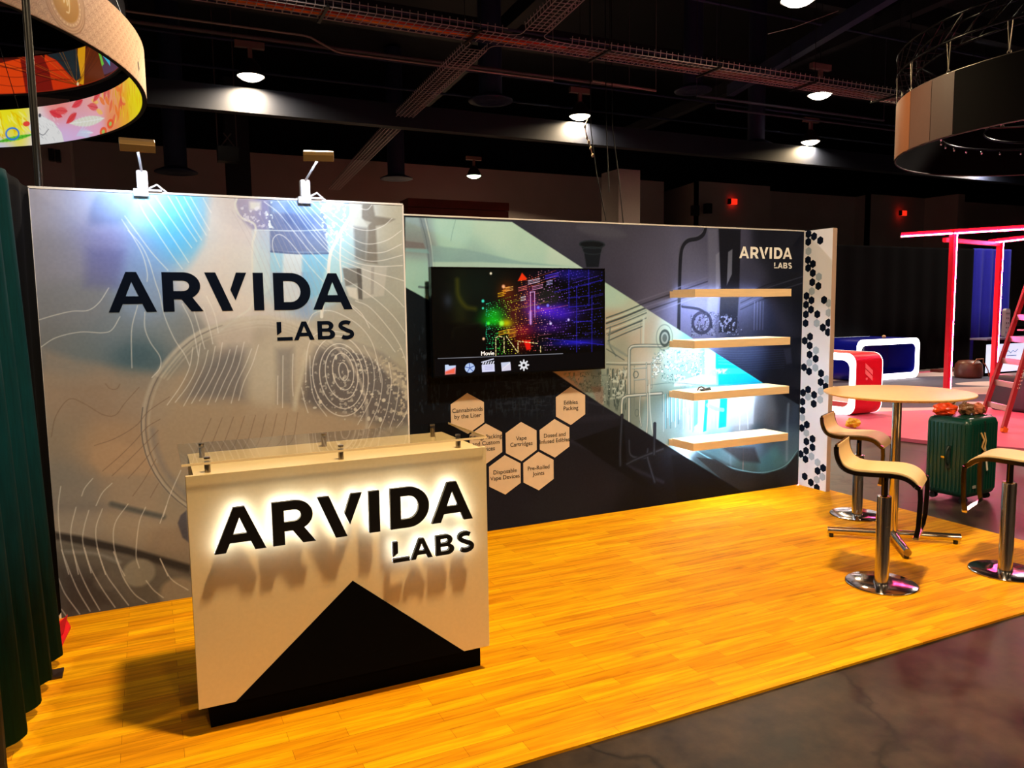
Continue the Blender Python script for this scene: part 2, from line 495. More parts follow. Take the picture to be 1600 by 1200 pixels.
cv = Canvas(LX0+.006, LX1-.006, 0.0, LH-.004, 0.0036)
S = []
def smp(coords, cols): S.extend(zip(coords, cols))
smp([(-6.123,2.348),(-5.941,2.321),(-5.747,2.365),(-5.582,2.372),(-5.378,2.344),(-5.203,2.313),(-6.141,2.07),(-6.019,2.072),(-5.825,2.147),(-5.598,2.079),(-5.421,2.194),(-5.25,2.084),(-5.329,1.931),(-5.613,1.819),(-6.099,1.788),(-5.943,1.786),(-5.79,1.637),(-5.666,1.484),(-5.99,1.534),(-6.112,1.574),(-5.521,1.63),(-5.385,1.549),(-5.156,1.776)],
    [(158,155,172),(150,152,180),(150,165,205),(150,195,235),(105,180,235),(195,183,185),(140,138,150),(140,140,158),(125,125,170),(125,150,200),(90,165,228),(205,195,190),(200,188,182),(130,150,180),(130,132,140),(128,132,142),(118,130,142),(82,105,118),(112,124,132),(125,125,128),(125,135,142),(130,130,128),(205,195,190)])
smp([(-6.131,1.286),(-5.91,1.272),(-5.678,1.258),(-6.114,1.066),(-5.895,0.972),(-5.696,0.954),(-6.099,0.806),(-6.074,0.691),(-5.778,0.693),(-6.084,0.542),(-5.792,0.462),(-5.555,0.349),(-6.134,0.246),(-5.936,0.29),(-5.807,0.191),(-5.601,0.156),(-6.08,0.083),(-5.814,0.074)],
    [(160,140,124),(156,136,120),(160,142,126),(150,136,122),(176,148,122),(172,146,122),(138,132,126),(138,132,128),(160,144,128),(160,150,140),(162,148,132),(158,142,126),(92,88,86),(112,108,104),(92,90,90),(100,98,92),(72,68,66),(84,78,72)])
smp([(-5.056,2.319),(-4.829,2.327),(-4.592,2.336),(-4.343,2.386),(-4.13,2.353),(-4.996,2.01),(-4.8,2.091),(-4.52,2.096),(-4.272,1.975),(-4.123,1.891),(-4.198,1.594),(-4.075,1.244),(-4.285,1.597)],
    [(165,160,175),(120,130,160),(150,190,225),(190,195,195),(175,172,158),(175,190,205),(130,150,190),(165,200,225),(150,150,142),(160,160,150),(150,150,142),(160,155,140),(168,162,150)])
smp([(-5.401,1.24),(-5.417,0.928),(-5.433,0.612),(-4.958,1.131),(-4.64,1.108),(-4.389,1.048),(-4.948,1.374),(-4.969,0.886),(-4.397,0.833),(-5.163,1.62),(-5.454,0.213),(-5.08,0.153),(-4.679,0.088),(-4.662,0.517)],
    [(164,146,126),(162,144,122),(150,140,126),(160,140,118),(160,142,120),(150,138,122),(182,172,158),(160,140,118),(150,134,114),(168,158,148),(140,128,116),(130,120,110),(120,112,104),(150,134,118)])
cv.rbf(S, 0.085)
n1 = cv.noise(0.5, 0.5, 3)[..., None]; cv.C += (n1-.5)*14
# blurred background shapes
cv.poly([(-5.903,2.117),(-5.723,2.106),(-5.749,1.886),(-5.929,1.901)], (98,100,150), .55, .06)
cv.blob(*[(-5.403,2.213)][0], .16, .20, (85,170,235), .6)
cv.poly([(-5.231,2.463),(-4.974,2.476),(-5.04,1.458),(-5.242,1.525),(-5.398,1.969),(-5.289,2.159)], (206,194,188), .75, .05)
cv.poly([(-6.157,1.558),(-5.993,1.49),(-5.736,1.431),(-5.43,1.351),(-5.502,1.324),(-6.169,1.361)], (165,145,128), .5, .05)
cv.blob(*[(-5.681,1.503)][0], .14, .08, (72,98,112), .7)
cv.poly([(-5.932,1.006),(-5.893,1.01),(-5.61,0.946),(-5.636,0.785),(-5.905,0.814),(-5.958,0.903)], (182,152,124), .65, .03)
cv.poly([(-6.162,0.683),(-5.93,0.659),(-5.616,0.526),(-5.599,0.504),(-5.868,0.598),(-6.165,0.628)], (122,116,114), .5, .05)
cv.line([(-5.866,0.636),(-5.742,0.582),(-5.598,0.524)], .03, (80,84,86), .8, soft=.02)
cv.poly([(-6.165,0.511),(-6.04,0.469),(-5.797,0.366),(-5.463,0.204),(-5.467,0.134),(-5.8,0.317),(-6.043,0.417),(-6.164,0.464)], (52,48,48), .95, .02)
cv.poly([(-6.164,0.464),(-6.043,0.417),(-5.8,0.317),(-5.466,0.154),(-5.483,-0.17),(-6.183,-0.012)], (98,94,90), .75, .03)
cv.poly([(-6.163,0.293),(-5.953,0.235),(-5.845,0.005),(-6.164,-0.016)], (62,56,56), .8, .12)
cv.ell(*[(-5.747,0.201)][0], .088, .085, (140,136,126), .9, .02)
cv.ell(*[(-5.544,0.046)][0], .10, .09, (150,138,122), .8, .03)
cv.ell(*[(-5.916,0.182)][0], .07, .06, (105,100,96), .5, .03)
cv.line([(-6.119,0.388),(-5.965,0.353),(-5.849,0.282)], .02, (150,150,148), .6, soft=.02)
# laboratory objects behind the neck
cv.poly([(-4.321,2.433),(-4.246,2.436),(-4.233,2.36),(-4.098,2.344),(-4.175,2.305),(-4.23,2.293),(-4.227,2.048),(-4.302,2.058),(-4.283,2.296),(-4.324,2.346)], (110,102,92), .75, .015)
cv.poly([(-4.384,2.43),(-4.315,2.433),(-4.324,2.336),(-4.261,2.317),(-4.294,2.285),(-4.378,2.293)], (190,190,180), .7, .012)
cv.poly([(-4.378,2.288),(-4.289,2.28),(-4.307,2.058),(-4.375,2.078)], (100,95,88), .6, .02)
cv.poly([(-4.461,2.02),(-4.345,2.018),(-4.332,1.933),(-4.444,1.902)], (112,108,102), .85, .01)
cv.poly([(-4.367,2.018),(-4.337,2.018),(-4.336,1.816),(-4.363,1.821)], (88,84,80), .9, .008)
cv.poly([(-4.334,2.035),(-4.162,2.036),(-4.19,1.838),(-4.331,1.824)], (180,176,168), .7, .012)
cv.poly([(-4.271,2.027),(-4.249,2.027),(-4.26,1.849),(-4.279,1.849)], (140,136,130), .6, .006)
cv.poly([(-4.444,1.902),(-4.371,1.891),(-4.363,1.808),(-4.425,1.84)], (215,208,196), .7, .012)
# flask neck
cv.poly([(-5.097,2.434),(-4.91,2.436),(-4.898,2.286),(-4.928,2.246),(-5.008,2.248),(-5.084,2.327)], (120,112,150), .55, .02)
cv.poly([(-5.015,2.416),(-4.949,2.419),(-4.951,2.371),(-5.017,2.368)], (225,222,196), .6, .02)
cv.poly([(-5.008,2.248),(-4.9,2.247),(-4.915,1.892),(-5.021,1.775),(-5.02,1.99)], (196,206,214), .5, .012)
cv.poly([(-4.901,2.422),(-4.548,2.438),(-4.55,2.116),(-4.905,2.119)], (96,104,136), .75, .012)
cv.poly([(-4.905,2.114),(-4.54,2.111),(-4.554,1.994),(-4.911,1.991)], (150,192,226), .8, .008)
cv.poly([(-4.828,2.111),(-4.711,2.109),(-4.734,1.791),(-4.851,1.802)], (214,212,222), .7, .02)
cv.poly([(-4.711,2.108),(-4.55,2.111),(-4.611,1.851),(-4.713,1.801)], (120,176,226), .75, .02)
cv.poly([(-4.568,2.437),(-4.383,2.445),(-4.397,2.343),(-4.442,2.25),(-4.475,2.198),(-4.534,2.258),(-4.562,2.337)], (140,180,214), .7, .02)
cv.poly([(-4.891,2.451),(-4.568,2.437),(-4.591,2.356),(-4.885,2.354)], (130,160,190), .5, .02)
cv.line([(-5.088,2.432),(-5.099,2.384),(-5.065,2.318),(-4.993,2.282),(-4.991,2.224),(-5.01,2.156),(-5.019,1.99),(-5.019,1.873),(-5.039,1.775),(-5.112,1.717),(-5.237,1.622)], .012, (206,202,196), .9)
cv.line([(-4.389,2.425),(-4.397,2.353),(-4.452,2.27),(-4.49,2.198),(-4.529,2.126),(-4.548,2.034),(-4.557,1.933),(-4.591,1.831),(-4.606,1.708)], .020, (222,224,222), .85)
cv.line([(-4.457,2.26),(-4.473,2.097),(-4.469,1.933)], .010, (225,228,228), .8)
cv.line([(-4.901,2.117),(-4.741,2.108),(-4.55,2.112)], .012, (70,78,110), .7)
cv.line([(-4.994,2.246),(-4.735,2.249),(-4.554,2.262)], .006, (200,210,220), .8)
rng = random.Random(5)
nA = cv.noise(.018, .018, 9, 2)
def sparkle(pts, col, a, thr=.60):
    w = cv.win(pts, 0); al = cv.alpha_poly(w, pts, .02)*np.clip((nA[w]-thr)*12, 0, 1)*a
    cv.mix(w, al, col)
sparkle([(-4.92,2.421),(-4.873,2.423),(-4.881,2.228),(-4.928,2.246)], (225,235,245), .8)
sparkle([(-4.588,2.436),(-4.373,2.446),(-4.433,2.199),(-4.547,2.176),(-4.592,2.336)], (235,245,250), .9, .55)
sparkle([(-5.081,2.385),(-4.922,2.392),(-4.928,2.255),(-5.057,2.299)], (210,205,225), .7)
# flask body
fcx, fcz, frx, frz = -5.005, 1.055, .675, .66
def fcirc(k, n=60, r=1.0): return (fcx+frx*r*math.cos(2*PI*k/n), fcz+frz*r*math.sin(2*PI*k/n))
FL = [p for p in [fcirc(k) for k in range(60)]]
cv.poly(FL, (170,156,138), .35, .02)
cv.poly([(-5.447,1.228),(-5.383,1.367),(-5.294,1.454),(-5.175,1.522),(-5.067,1.518),(-5.092,1.194)], (112,108,110), .8, .09)
cv.poly([(-5.066,1.538),(-4.885,1.532),(-4.905,1.085),(-5.087,1.099)], (186,178,164), .7, .10)
cv.poly([(-4.897,1.511),(-4.793,1.518),(-4.809,1.143),(-4.901,1.171)], (126,122,120), .7, .05)
cv.poly([(-4.726,1.365),(-4.636,1.502),(-4.45,1.528),(-4.227,1.442),(-4.022,1.274),(-4.031,0.95),(-4.208,0.965),(-4.411,1.048),(-4.672,1.112),(-4.755,1.172)], (92,88,92), .85, .08)
cv.line([(-4.716,1.483),(-4.748,1.334),(-4.785,1.206),(-4.799,1.121)], .03, (190,182,166), .8, soft=.02)
cv.line([(-4.45,1.517),(-4.284,1.445),(-4.15,1.315),(-4.059,1.207),(-4.026,1.124)], .05, (178,170,156), .7, soft=.03)
cv.poly([(-5.494,1.215),(-5.083,1.188),(-4.84,1.134),(-4.411,1.037),(-4.3,0.972),(-4.31,0.652),(-5.581,0.789),(-5.536,1.122)], (166,146,124), .65, .07)
sparkle([(-4.726,1.365),(-4.45,1.528),(-4.022,1.274),(-4.031,0.95),(-4.411,1.048),(-4.755,1.172)], (205,200,190), .55, .63)
sparkle([(-4.249,1.466),(-4.021,1.297),(-4.03,0.974),(-4.135,1.028),(-4.141,1.223)], (190,180,160), .6, .5)
for (a, b) in [(-4.636,1.159),(-4.241,1.013),(-4.321,1.025),(-4.48,1.304),(-4.214,1.142),(-4.672,1.123),(-4.36,1.213),(-4.409,1.093),(-4.499,1.238),(-4.524,1.443),(-4.367,1.353),(-4.293,1.187)]:
    cv.ell(a, b, rng.uniform(.006,.014), rng.uniform(.006,.016), (205,200,188), .9)
for k in range(60):
    a, b = rng.uniform(-4.55,-4.07), rng.uniform(1.0,1.5); cv.ell(a, b, .003+.004*rng.random(), .003+.004*rng.random(), (200,196,186), .8)
cv.line([fcirc(k) for k in range(0, 60)]+[fcirc(0)], .020, (190,182,172), .55, smooth=False, soft=.014)
cv.line([fcirc(k, 60, .975) for k in range(18, 40)], .007, (110,104,102), .7, smooth=False)
cv.line([fcirc(k, 60, .95) for k in range(14, 34)], .012, (196,190,178), .35, smooth=False, soft=.01)
cv.line([fcirc(k, 60, 1.01) for k in range(28, 42)], .006, (90,84,84), .8, smooth=False)
cv.line([fcirc(k, 60, .92) for k in range(30, 38)], .035, (122,120,124), .5, smooth=False, soft=.03)
cv.poly([(-5.521,0.474),(-5.501,0.521),(-5.468,0.547),(-5.465,0.346),(-5.499,0.381)], (76,76,90), .85, .01)
for r_, wd in ((.99,.02),(.955,.012),(.93,.008),(.9,.006)):
    cv.line([fcirc(k, 60, r_+.01*math.sin(k)) for k in range(8, 26)], wd, (196,188,174), .55, smooth=False, soft=.01)
# contour lines
WL = []
WL += [[(-5.537,2.424),(-5.471,2.313),(-5.403,2.203),(-5.355,2.13)], [(-5.469,2.428),(-5.391,2.278),(-5.326,2.168)], [(-5.426,2.425),(-5.356,2.28),(-5.299,2.178)], [(-5.383,2.427),(-5.311,2.281),(-5.271,2.207)], [(-5.348,2.429),(-5.284,2.301),(-5.251,2.236)],
  [(-5.278,2.423),(-5.237,2.34)], [(-5.596,2.417),(-5.519,2.292),(-5.44,2.156),(-5.377,2.044)], [(-5.63,2.406),(-5.601,2.326),(-5.54,2.218),(-5.462,2.081),(-5.414,2.006)], [(-5.702,2.304),(-5.641,2.206),(-5.572,2.097),(-5.492,1.996)],
  [(-5.719,2.285),(-5.667,2.187),(-5.623,2.087),(-5.604,1.986),(-5.607,1.931)], [(-5.69,2.223),(-5.628,2.142),(-5.591,2.051),(-5.564,1.931),(-5.543,1.847),(-5.524,1.724),(-5.479,1.591),(-5.431,1.503),(-5.404,1.43)],
  [(-5.665,1.792),(-5.702,1.663),(-5.712,1.523),(-5.715,1.43)], [(-5.629,1.754),(-5.634,1.661),(-5.609,1.576),(-5.563,1.489),(-5.567,1.423),(-5.613,1.368)], [(-5.425,1.799),(-5.378,1.674),(-5.352,1.481)], [(-5.372,1.798),(-5.336,1.634),(-5.314,1.527)],
  [(-5.31,1.778),(-5.281,1.652),(-5.267,1.555)], [(-5.289,1.845),(-5.249,1.739),(-5.232,1.622)], [(-6.164,1.718),(-6.086,1.743),(-5.999,1.764),(-5.92,1.768),(-5.861,1.812),(-5.808,1.894)], [(-6.163,1.567),(-6.086,1.618),(-5.967,1.646),(-5.855,1.639),(-5.805,1.656),(-5.76,1.729)]]
WL += [[(-4.93,2.42),(-4.847,2.356),(-4.764,2.251),(-4.68,2.143),(-4.603,2.054),(-4.554,1.994)], [(-4.853,2.438),(-4.78,2.339),(-4.706,2.232),(-4.62,2.124),(-4.542,2.055)], [(-4.795,2.441),(-4.731,2.351),(-4.656,2.244),(-4.569,2.146),(-4.48,2.066)],
  [(-4.756,2.443),(-4.682,2.343),(-4.596,2.236),(-4.498,2.127),(-4.376,2.057),(-4.227,2.033),(-4.057,2.04)], [(-4.727,2.444),(-4.642,2.344),(-4.545,2.237),(-4.456,2.148),(-4.333,2.078),(-4.215,2.069),(-4.055,2.109)], [(-4.697,2.446),(-4.602,2.346),(-4.504,2.248),(-4.403,2.169),(-4.299,2.125),(-4.181,2.127),(-4.059,2.182)],
  [(-4.658,2.448),(-4.561,2.357),(-4.452,2.27),(-4.371,2.201),(-4.276,2.177),(-4.157,2.206),(-4.056,2.272)], [(-4.608,2.45),(-4.53,2.378),(-4.44,2.311),(-4.358,2.273),(-4.263,2.266),(-4.176,2.3),(-4.12,2.348)], [(-4.548,2.438),(-4.466,2.431),(-4.374,2.415),(-4.29,2.398),(-4.252,2.431)],
  [(-4.852,2.021),(-4.886,2.119),(-4.888,2.188),(-4.853,2.223),(-4.805,2.2),(-4.74,2.122),(-4.674,2.033),(-4.587,1.933)], [(-4.776,2.442),(-4.701,2.342),(-4.626,2.245),(-4.539,2.136)], [(-4.46,2.035),(-4.357,1.985),(-4.231,1.923),(-4.124,1.838),(-4.054,1.763)], [(-4.469,2.066),(-4.272,1.996),(-4.142,1.965),(-4.049,1.938)],
  [(-4.453,1.953),(-4.34,1.881),(-4.224,1.796),(-4.118,1.689),(-4.037,1.568)], [(-4.417,1.788),(-4.345,1.724),(-4.295,1.629)], [(-4.384,1.808),(-4.29,1.765),(-4.175,1.636),(-4.09,1.505),(-4.038,1.351)], [(-4.699,1.659),(-4.656,1.729),(-4.574,1.748),(-4.492,1.727),(-4.369,1.651),(-4.287,1.544),(-4.248,1.404),(-4.23,1.263)],
  [(-4.407,1.767),(-4.283,1.649),(-4.188,1.551),(-4.125,1.463)], [(-4.724,1.29),(-4.706,1.485),(-4.662,1.586),(-4.569,1.615),(-4.455,1.601)]]
WL += [[(-4.339,1.514),(-4.276,1.366),(-4.293,1.176),(-4.396,0.991)], [(-4.262,1.421),(-4.221,1.284),(-4.249,1.116),(-4.323,0.962)], [(-4.171,1.395),(-4.158,1.258),(-4.192,1.078),(-4.243,0.956)], [(-4.106,1.221),(-4.134,1.074),(-4.179,0.951)], [(-4.038,1.102),(-4.077,1.012),(-4.132,0.947)],
  [(-4.69,1.461),(-4.691,1.309),(-4.67,1.177),(-4.598,1.062)], [(-4.795,1.476),(-4.806,1.315),(-4.806,1.208)], [(-4.857,1.468),(-4.874,1.137)], [(-4.751,1.258),(-4.734,1.16),(-4.716,1.093)], [(-4.894,1.341),(-4.904,1.16)]]
for k in range(10):
    e_ = .05*math.sin(k*2.1); WL.append([(-5.47+.040*k+dx, z) for dx, z in ((.09+.002*k,1.54+e_*.5),(.065,1.42),(.01,1.31),(-.07+.005*k,1.20+e_*.3))])
WL += [[(-6.117,0.771),(-6.136,0.661),(-6.14,0.531),(-6.133,0.388),(-6.11,0.252)], [(-6.137,0.402),(-6.099,0.248),(-6.067,0.139),(-6.016,0.013)], [(-6.049,0.641),(-6.081,0.522),(-6.083,0.428),(-6.062,0.244)], [(-6.08,0.393),(-6.058,0.275),(-6.018,0.142),(-5.966,0.01)],
  [(-5.986,0.614),(-6.017,0.513),(-6.027,0.42),(-5.997,0.242)], [(-6.022,0.396),(-5.999,0.277),(-5.948,0.141),(-5.886,0.012)], [(-5.917,0.614),(-5.956,0.505),(-5.955,0.38),(-5.924,0.22)], [(-5.958,0.386),(-5.923,0.23),(-5.869,0.115),(-5.814,0.011)],
  [(-5.782,0.626),(-5.856,0.52),(-5.871,0.396),(-5.853,0.277),(-5.824,0.194)], [(-5.874,0.35),(-5.834,0.192),(-5.78,0.076),(-5.716,0.01)], [(-5.69,0.595),(-5.73,0.503),(-5.757,0.32),(-5.745,0.23)], [(-5.713,0.147),(-5.675,0.081),(-5.625,0.024)],
  [(-5.577,0.59),(-5.618,0.487)], [(-5.63,0.271),(-5.592,0.155)], [(-5.628,0.265),(-5.577,0.136),(-5.484,0.047)], [(-6.162,0.236),(-6.135,0.139),(-6.07,0.006)], [(-6.159,0.052),(-6.134,0.001)], [(-5.955,0.799),(-5.998,0.748),(-6.017,0.703)], [(-5.858,0.76),(-5.911,0.709),(-5.948,0.637)], [(-5.486,0.797),(-5.556,0.647),(-5.598,0.524)]]
for L_ in WL: cv.line(L_, .0047, (232,230,228), .66)
ox, oz = [(-4.478,1.348)][0]
for i, (a, b, dx, dz) in enumerate(((.030,.060,0,0),(.068,.122,-.002,0),(.105,.172,-.012,-.012),(.142,.215,-.012,-.03),(.18,.265,-.018,-.03))):
    cv.ell(ox+dx, oz+dz, a, b, (236,234,232), .8, ring=.0052, ang=.12)
DL = [[(-6.145,1.06),(-6.115,1.176),(-6.046,1.267),(-5.976,1.24),(-5.883,1.168),(-5.818,1.159),(-5.764,1.226),(-5.684,1.315)], [(-5.935,0.99),(-5.826,1.023),(-5.713,1.089),(-5.641,1.17),(-5.524,1.248)], [(-5.903,0.836),(-5.807,0.917),(-5.718,1.004),(-5.655,1.075),(-5.583,1.117)],
  [(-5.856,0.803),(-5.767,0.884),(-5.677,0.971),(-5.596,1.051)], [(-5.773,0.779),(-5.683,0.875),(-5.6,0.974)], [(-5.754,0.671),(-5.689,0.76),(-5.618,0.879)], [(-5.661,0.65),(-5.613,0.732)], [(-5.857,1.344),(-5.834,1.314),(-5.801,1.312),(-5.783,1.339)]]
for k in range(9):
    x = 1060+70*k; DL.append([(-5.45+.07*k, .80+.01*k), (-5.38+.07*k, .93), (-5.30+.065*k, 1.10)])
for L_ in DL: cv.line(L_, .0042, (122,100,86), .7)
for k in range(13):
    x0 = -5.12+.03*k
    cv.line([(x0,2.36),(x0+.10,2.15),(x0+.20,1.85),(x0+.24,1.62)], .003, (170,160,155), .5)
cv.C += (cv.noise(.012,.012,21,1)[..., None]-.5)*5
cv.build('fabric_print', lambda X, Z: (X, np.full_like(X, LY), Z), PRINT, tw, (.92, 1.08, 1.32))
logo_mesh(MB(), -5.816, 1.7545, .2315, LY-.0015, LY-.0003).build('logo_lettering', INK, tw)

# ------------------------------------------------------------------ back wall with the brewing-plant mural
BX0, BX1, BH = -4.043, 0.0, 2.4245
bw = thing('display_wall', 'long back wall panel printed with a pale diagonal band over dark steel tanks and pipes', 'display wall', (BX0, 0, 0))
MB().box(BX0, BX1+.05, .003, .09, 0, BH).build('wall_core', mat('dark_frame', (30,30,32), 0.6), bw)
MB().box(BX0, BX1, -.003, .09, BH-.003, BH+.008).build('frame_edge', WHITE_EDGE, bw)
cv = Canvas(BX0, BX1-.004, 0.0, BH-.004, 0.0048, (14,15,22))
# dark ground, purple-grey in the upper middle
cv.rbf(list(zip([(-2.891,2.351),(-2.595,2.272),(-2.071,2.33),(-1.793,2.131),(-1.649,1.945),(-2.016,1.99),(-1.619,1.709),(-1.266,2.066),(-1.259,1.607),(-1.116,2.309),(-0.726,1.772),(-0.456,1.59),(-0.17,2.357),(-0.051,1.895),(-0.061,1.107),(-0.197,0.956),(-0.714,1.241),(-3.857,1.7),(-3.782,1.288),(-3.337,1.16),(-2.857,1.133),(-2.343,0.849),(-3.114,0.374),(-2.346,0.287),(-2.613,0.085),(-1.784,0.101),(-0.853,-0.012),(-0.17,0.042),(-1.958,0.581)],
  [(44,42,54),(54,50,62),(58,54,66),(72,68,84),(86,82,104),(58,54,70),(84,80,100),(96,92,114),(92,88,112),(66,62,80),(56,54,70),(36,36,50),(22,22,32),(18,20,30),(14,16,26),(12,13,20),(24,28,42),(14,20,26),(10,13,18),(12,14,20),(14,18,26),(24,24,32),(22,22,30),(26,24,30),(24,24,30),(10,10,14),(9,9,11),(26,24,24),(14,14,20)])), .16)
cv.C += (cv.noise(.35,.6,4)[..., None]-.5)*8
DG = (12,14,20)
# dark pipework of the upper part
cv.poly([(-1.025,2.419),(-0.772,2.415),(-0.777,1.897),(-0.801,1.497),(-1.009,1.503),(-0.991,1.897)], (16,16,24), .92, .012)
cv.poly([(-1.149,2.416),(-1.031,2.419),(-1,1.897),(-1.041,1.503),(-1.166,1.507),(-1.125,1.897)], (112,108,126), .5, .03)
cv.poly([(-0.912,2.216),(-0.864,2.241),(-0.866,2.02),(-0.922,1.922)], (130,126,140), .7, .008)
cv.poly([(-1.052,2.189),(-1.012,2.214),(-0.998,1.922),(-1.047,1.848)], (150,146,162), .4, .01)
cv.line([(-1.173,2.422),(-1.194,2.366),(-1.254,2.329),(-1.359,2.307),(-1.418,2.254),(-1.44,2.159),(-1.45,1.898),(-1.455,1.514)], .042, (22,22,30), .92)
cv.line([(-1.185,2.422),(-1.209,2.378),(-1.263,2.345),(-1.365,2.324),(-1.43,2.266),(-1.458,2.159),(-1.467,1.898),(-1.473,1.515)], .008, (120,116,136), .6)
cv.line([(-1.412,1.74),(-1.23,1.713),(-1.121,1.653),(-1.089,1.554)], .028, (30,30,42), .9)
cv.line([(-1.412,1.749),(-1.224,1.725),(-1.106,1.66)], .006, (126,122,142), .6)
cv.poly([(-2.437,2.254),(-2.219,2.259),(-2.246,2.18),(-2.265,2.068),(-2.381,2.067),(-2.401,2.178)], (14,18,24), .9, .008)
cv.ell(*[(-2.327,2.25)][0], .125, .035, (30,36,42), .95, .006); cv.ell(*[(-2.327,2.25)][0], .11, .024, (12,14,18), .95, .006)
cv.ell(*[(-2.322,2.201)][0], .10, .03, (46,52,58), .5, ring=.008)
cv.ell(*[(-2.232,2.359)][0], .24, .05, (88,84,92), .35, .04, ang=-.1)
for k in range(5):
    cv.line([(-1.905,1.778),(-1.473,1.898),(-1.142,1.989)] if k == 0 else [(x, z-.035*k) for x, z in [(-1.905,1.778),(-1.473,1.898),(-1.142,1.989)]], .012, (26,26,36) if k % 2 else (104,100,120), .55)
    cv.line([(x, z-.03*k) for x, z in [(-0.759,1.822),(-0.465,1.921),(0.016,2.038)]], .010, (70,68,82) if k % 2 else (20,20,30), .6)
for k in range(4):
    cv.line([(x+.035*k, z) for x, z in [(-0.594,1.77),(-0.595,1.517)]], .012, (100,96,116), .4)
nS = cv.noise(.020,.020, 17, 2); nS2 = cv.noise(.012,.05, 18, 2); nS3 = cv.noise(.05,.012, 19, 2)
def scrib(pts, col, a, thr=.56, n=nS, soft=.03):
    w = cv.win(pts, 0); al = cv.alpha_poly(w, pts, soft)*np.clip((n[w]-thr)*14, 0, 1)*a; cv.mix(w, al, col)
scrib([(-1.321,1.656),(-1.107,1.689),(-0.755,1.622),(-0.719,1.47),(-1.319,1.474)], (24,24,36), .8, .48)
scrib([(-1.321,1.656),(-1.107,1.689),(-0.755,1.622),(-0.719,1.47),(-1.319,1.474)], (150,146,166), .6, .60)
cv.ell(*[(-1.198,1.593)][0], .10, .09, (30,30,44), .8, ring=.03)
cv.ell(*[(-1.026,1.553)][0], .03, .10, (60,58,76), .6, .02)
# tank shoulder, dark side
for k in range(9):
    cv.line([(x, z-.022*k) for x, z in [(-1.038,1.342),(-0.716,1.323),(-0.208,1.325)]], .006, (60,64,84), .35)
cv.poly([(-0.226,1.325),(-0.139,1.335),(-0.116,1.189),(-0.187,1.179)], (46,48,62), .6, .02)
scrib([(-3.858,1.639),(-2.706,1.214),(-2.502,0.861),(-3.877,0.963)], (34,40,48), .7, .62, nS2, .06)
scrib([(-3.195,1.217),(-2.5,1.181),(-2.343,0.849),(-3.2,0.956)], (38,42,52), .6, .6, nS3, .06)
for k in range(8):
    cv.line([(-3.0+.16*k, 1.16), (-3.0+.155*k, .86)], .012, (32,38,44), .5)
cv.line([(-2.502,0.998),(-2.181,0.919),(-1.902,0.912)], .02, (40,40,50), .6); cv.line([(-2.608,0.686),(-2.236,0.512),(-1.607,0.204)], .03, (34,33,42), .7, soft=.02)
cv.line([(-2.71,0.808),(-2.344,0.826),(-2.015,0.825)], .05, (34,33,42), .6, soft=.03)
cv.poly([(-2.504,0.654),(-2.015,0.754),(-1.986,0.392),(-1.485,0.015),(-1.9,0.237)], (8,8,11), .85, .01)
cv.poly([(-1.519,0.443),(-1.306,0.41),(-0.481,-0.11),(-0.583,-0.151),(-1.455,0.011)], (4,4,6), .9, .01)
# the pale band, everything in it masked to the band
BAND = [(-3.899,2.41),(-3.046,2.405),(-2.43,2.066),(-2.193,1.94),(-1.319,1.467),(-0.51,1.036),(-0.014,0.779),(0.018,-0.007),(-0.199,-0.2),(-0.481,-0.124),(-1.565,0.526),(-2.235,0.93),(-2.68,1.221),(-3.704,1.796),(-3.914,1.908)]
keep = cv.C.copy()
cv.rbf(list(zip([(-3.839,2.341),(-3.842,2.222),(-3.847,2.043),(-3.538,2.331),(-3.2,2.299),(-2.894,2.158),(-3.318,2.131),(-2.597,2.087),(-3.745,1.882),(-2.125,1.853),(-1.904,1.666),(-2.125,1.601),(-1.79,1.476),(-2.126,1.394),(-1.987,1.201),(-2.342,1.127),(-2.5,1.181),(-2.126,0.974),(-1.789,1.287),(-1.646,1.424),(-1.496,1.129),(-1.347,1.268),(-1.037,1.255),(-0.711,1.088),(-1.191,1.113),(-1.494,0.933),(-1.492,0.737),(-1.25,0.918),(-1.247,0.668),(-0.999,0.901),(-0.995,0.648),(-0.739,0.833),(-0.735,0.678),(-0.435,0.76),(-0.193,0.796),(-0.047,0.679),(-0.075,0.439),(-0.53,0.479),(-0.862,0.431),(-1.023,0.446),(-0.692,0.232),(-0.351,0.196),(-0.032,0.218),(-0.169,0.015),(-0.518,-0.026)],
  [(140,158,158),(128,124,124),(160,196,192),(166,202,196),(176,206,196),(172,202,190),(150,176,170),(190,214,202),(158,200,192),(170,196,186),(174,178,160),(176,156,132),(176,160,138),(150,152,134),(168,160,138),(120,130,116),(190,150,124),(110,118,106),(180,170,150),(170,190,176),(150,176,166),(140,196,204),(60,180,214),(40,184,220),(150,216,224),(120,140,134),(130,150,146),(190,216,220),(200,220,222),(140,200,220),(170,210,226),(156,154,154),(150,146,146),(86,84,84),(40,44,50),(44,54,66),(70,86,92),(60,70,74),(70,86,84),(54,72,70),(52,66,60),(60,92,90),(70,96,98),(34,36,36),(28,26,26)])), .075)
cv.C += (cv.noise(.25,.25,8)[..., None]-.5)*12
LNE = (96,112,106)
cv.poly([(-3.799,2.414),(-3.735,2.413),(-3.675,2.085),(-3.708,1.796),(-3.734,1.81),(-3.735,2.104)], (120,130,136), .7, .008); cv.line([(-3.748,2.404),(-3.704,2.205),(-3.693,2.044)], .008, (196,202,202), .8); cv.line([(-3.782,2.403),(-3.736,2.205),(-3.718,1.902)], .006, (84,92,98), .7)
cv.poly([(-3.904,2.241),(-3.766,2.228),(-3.75,2.188),(-3.906,2.189)], (112,98,98), .7, .01); cv.poly([(-3.906,2.189),(-3.737,2.184),(-3.721,2.153),(-3.906,2.165)], (128,172,170), .6, .01)
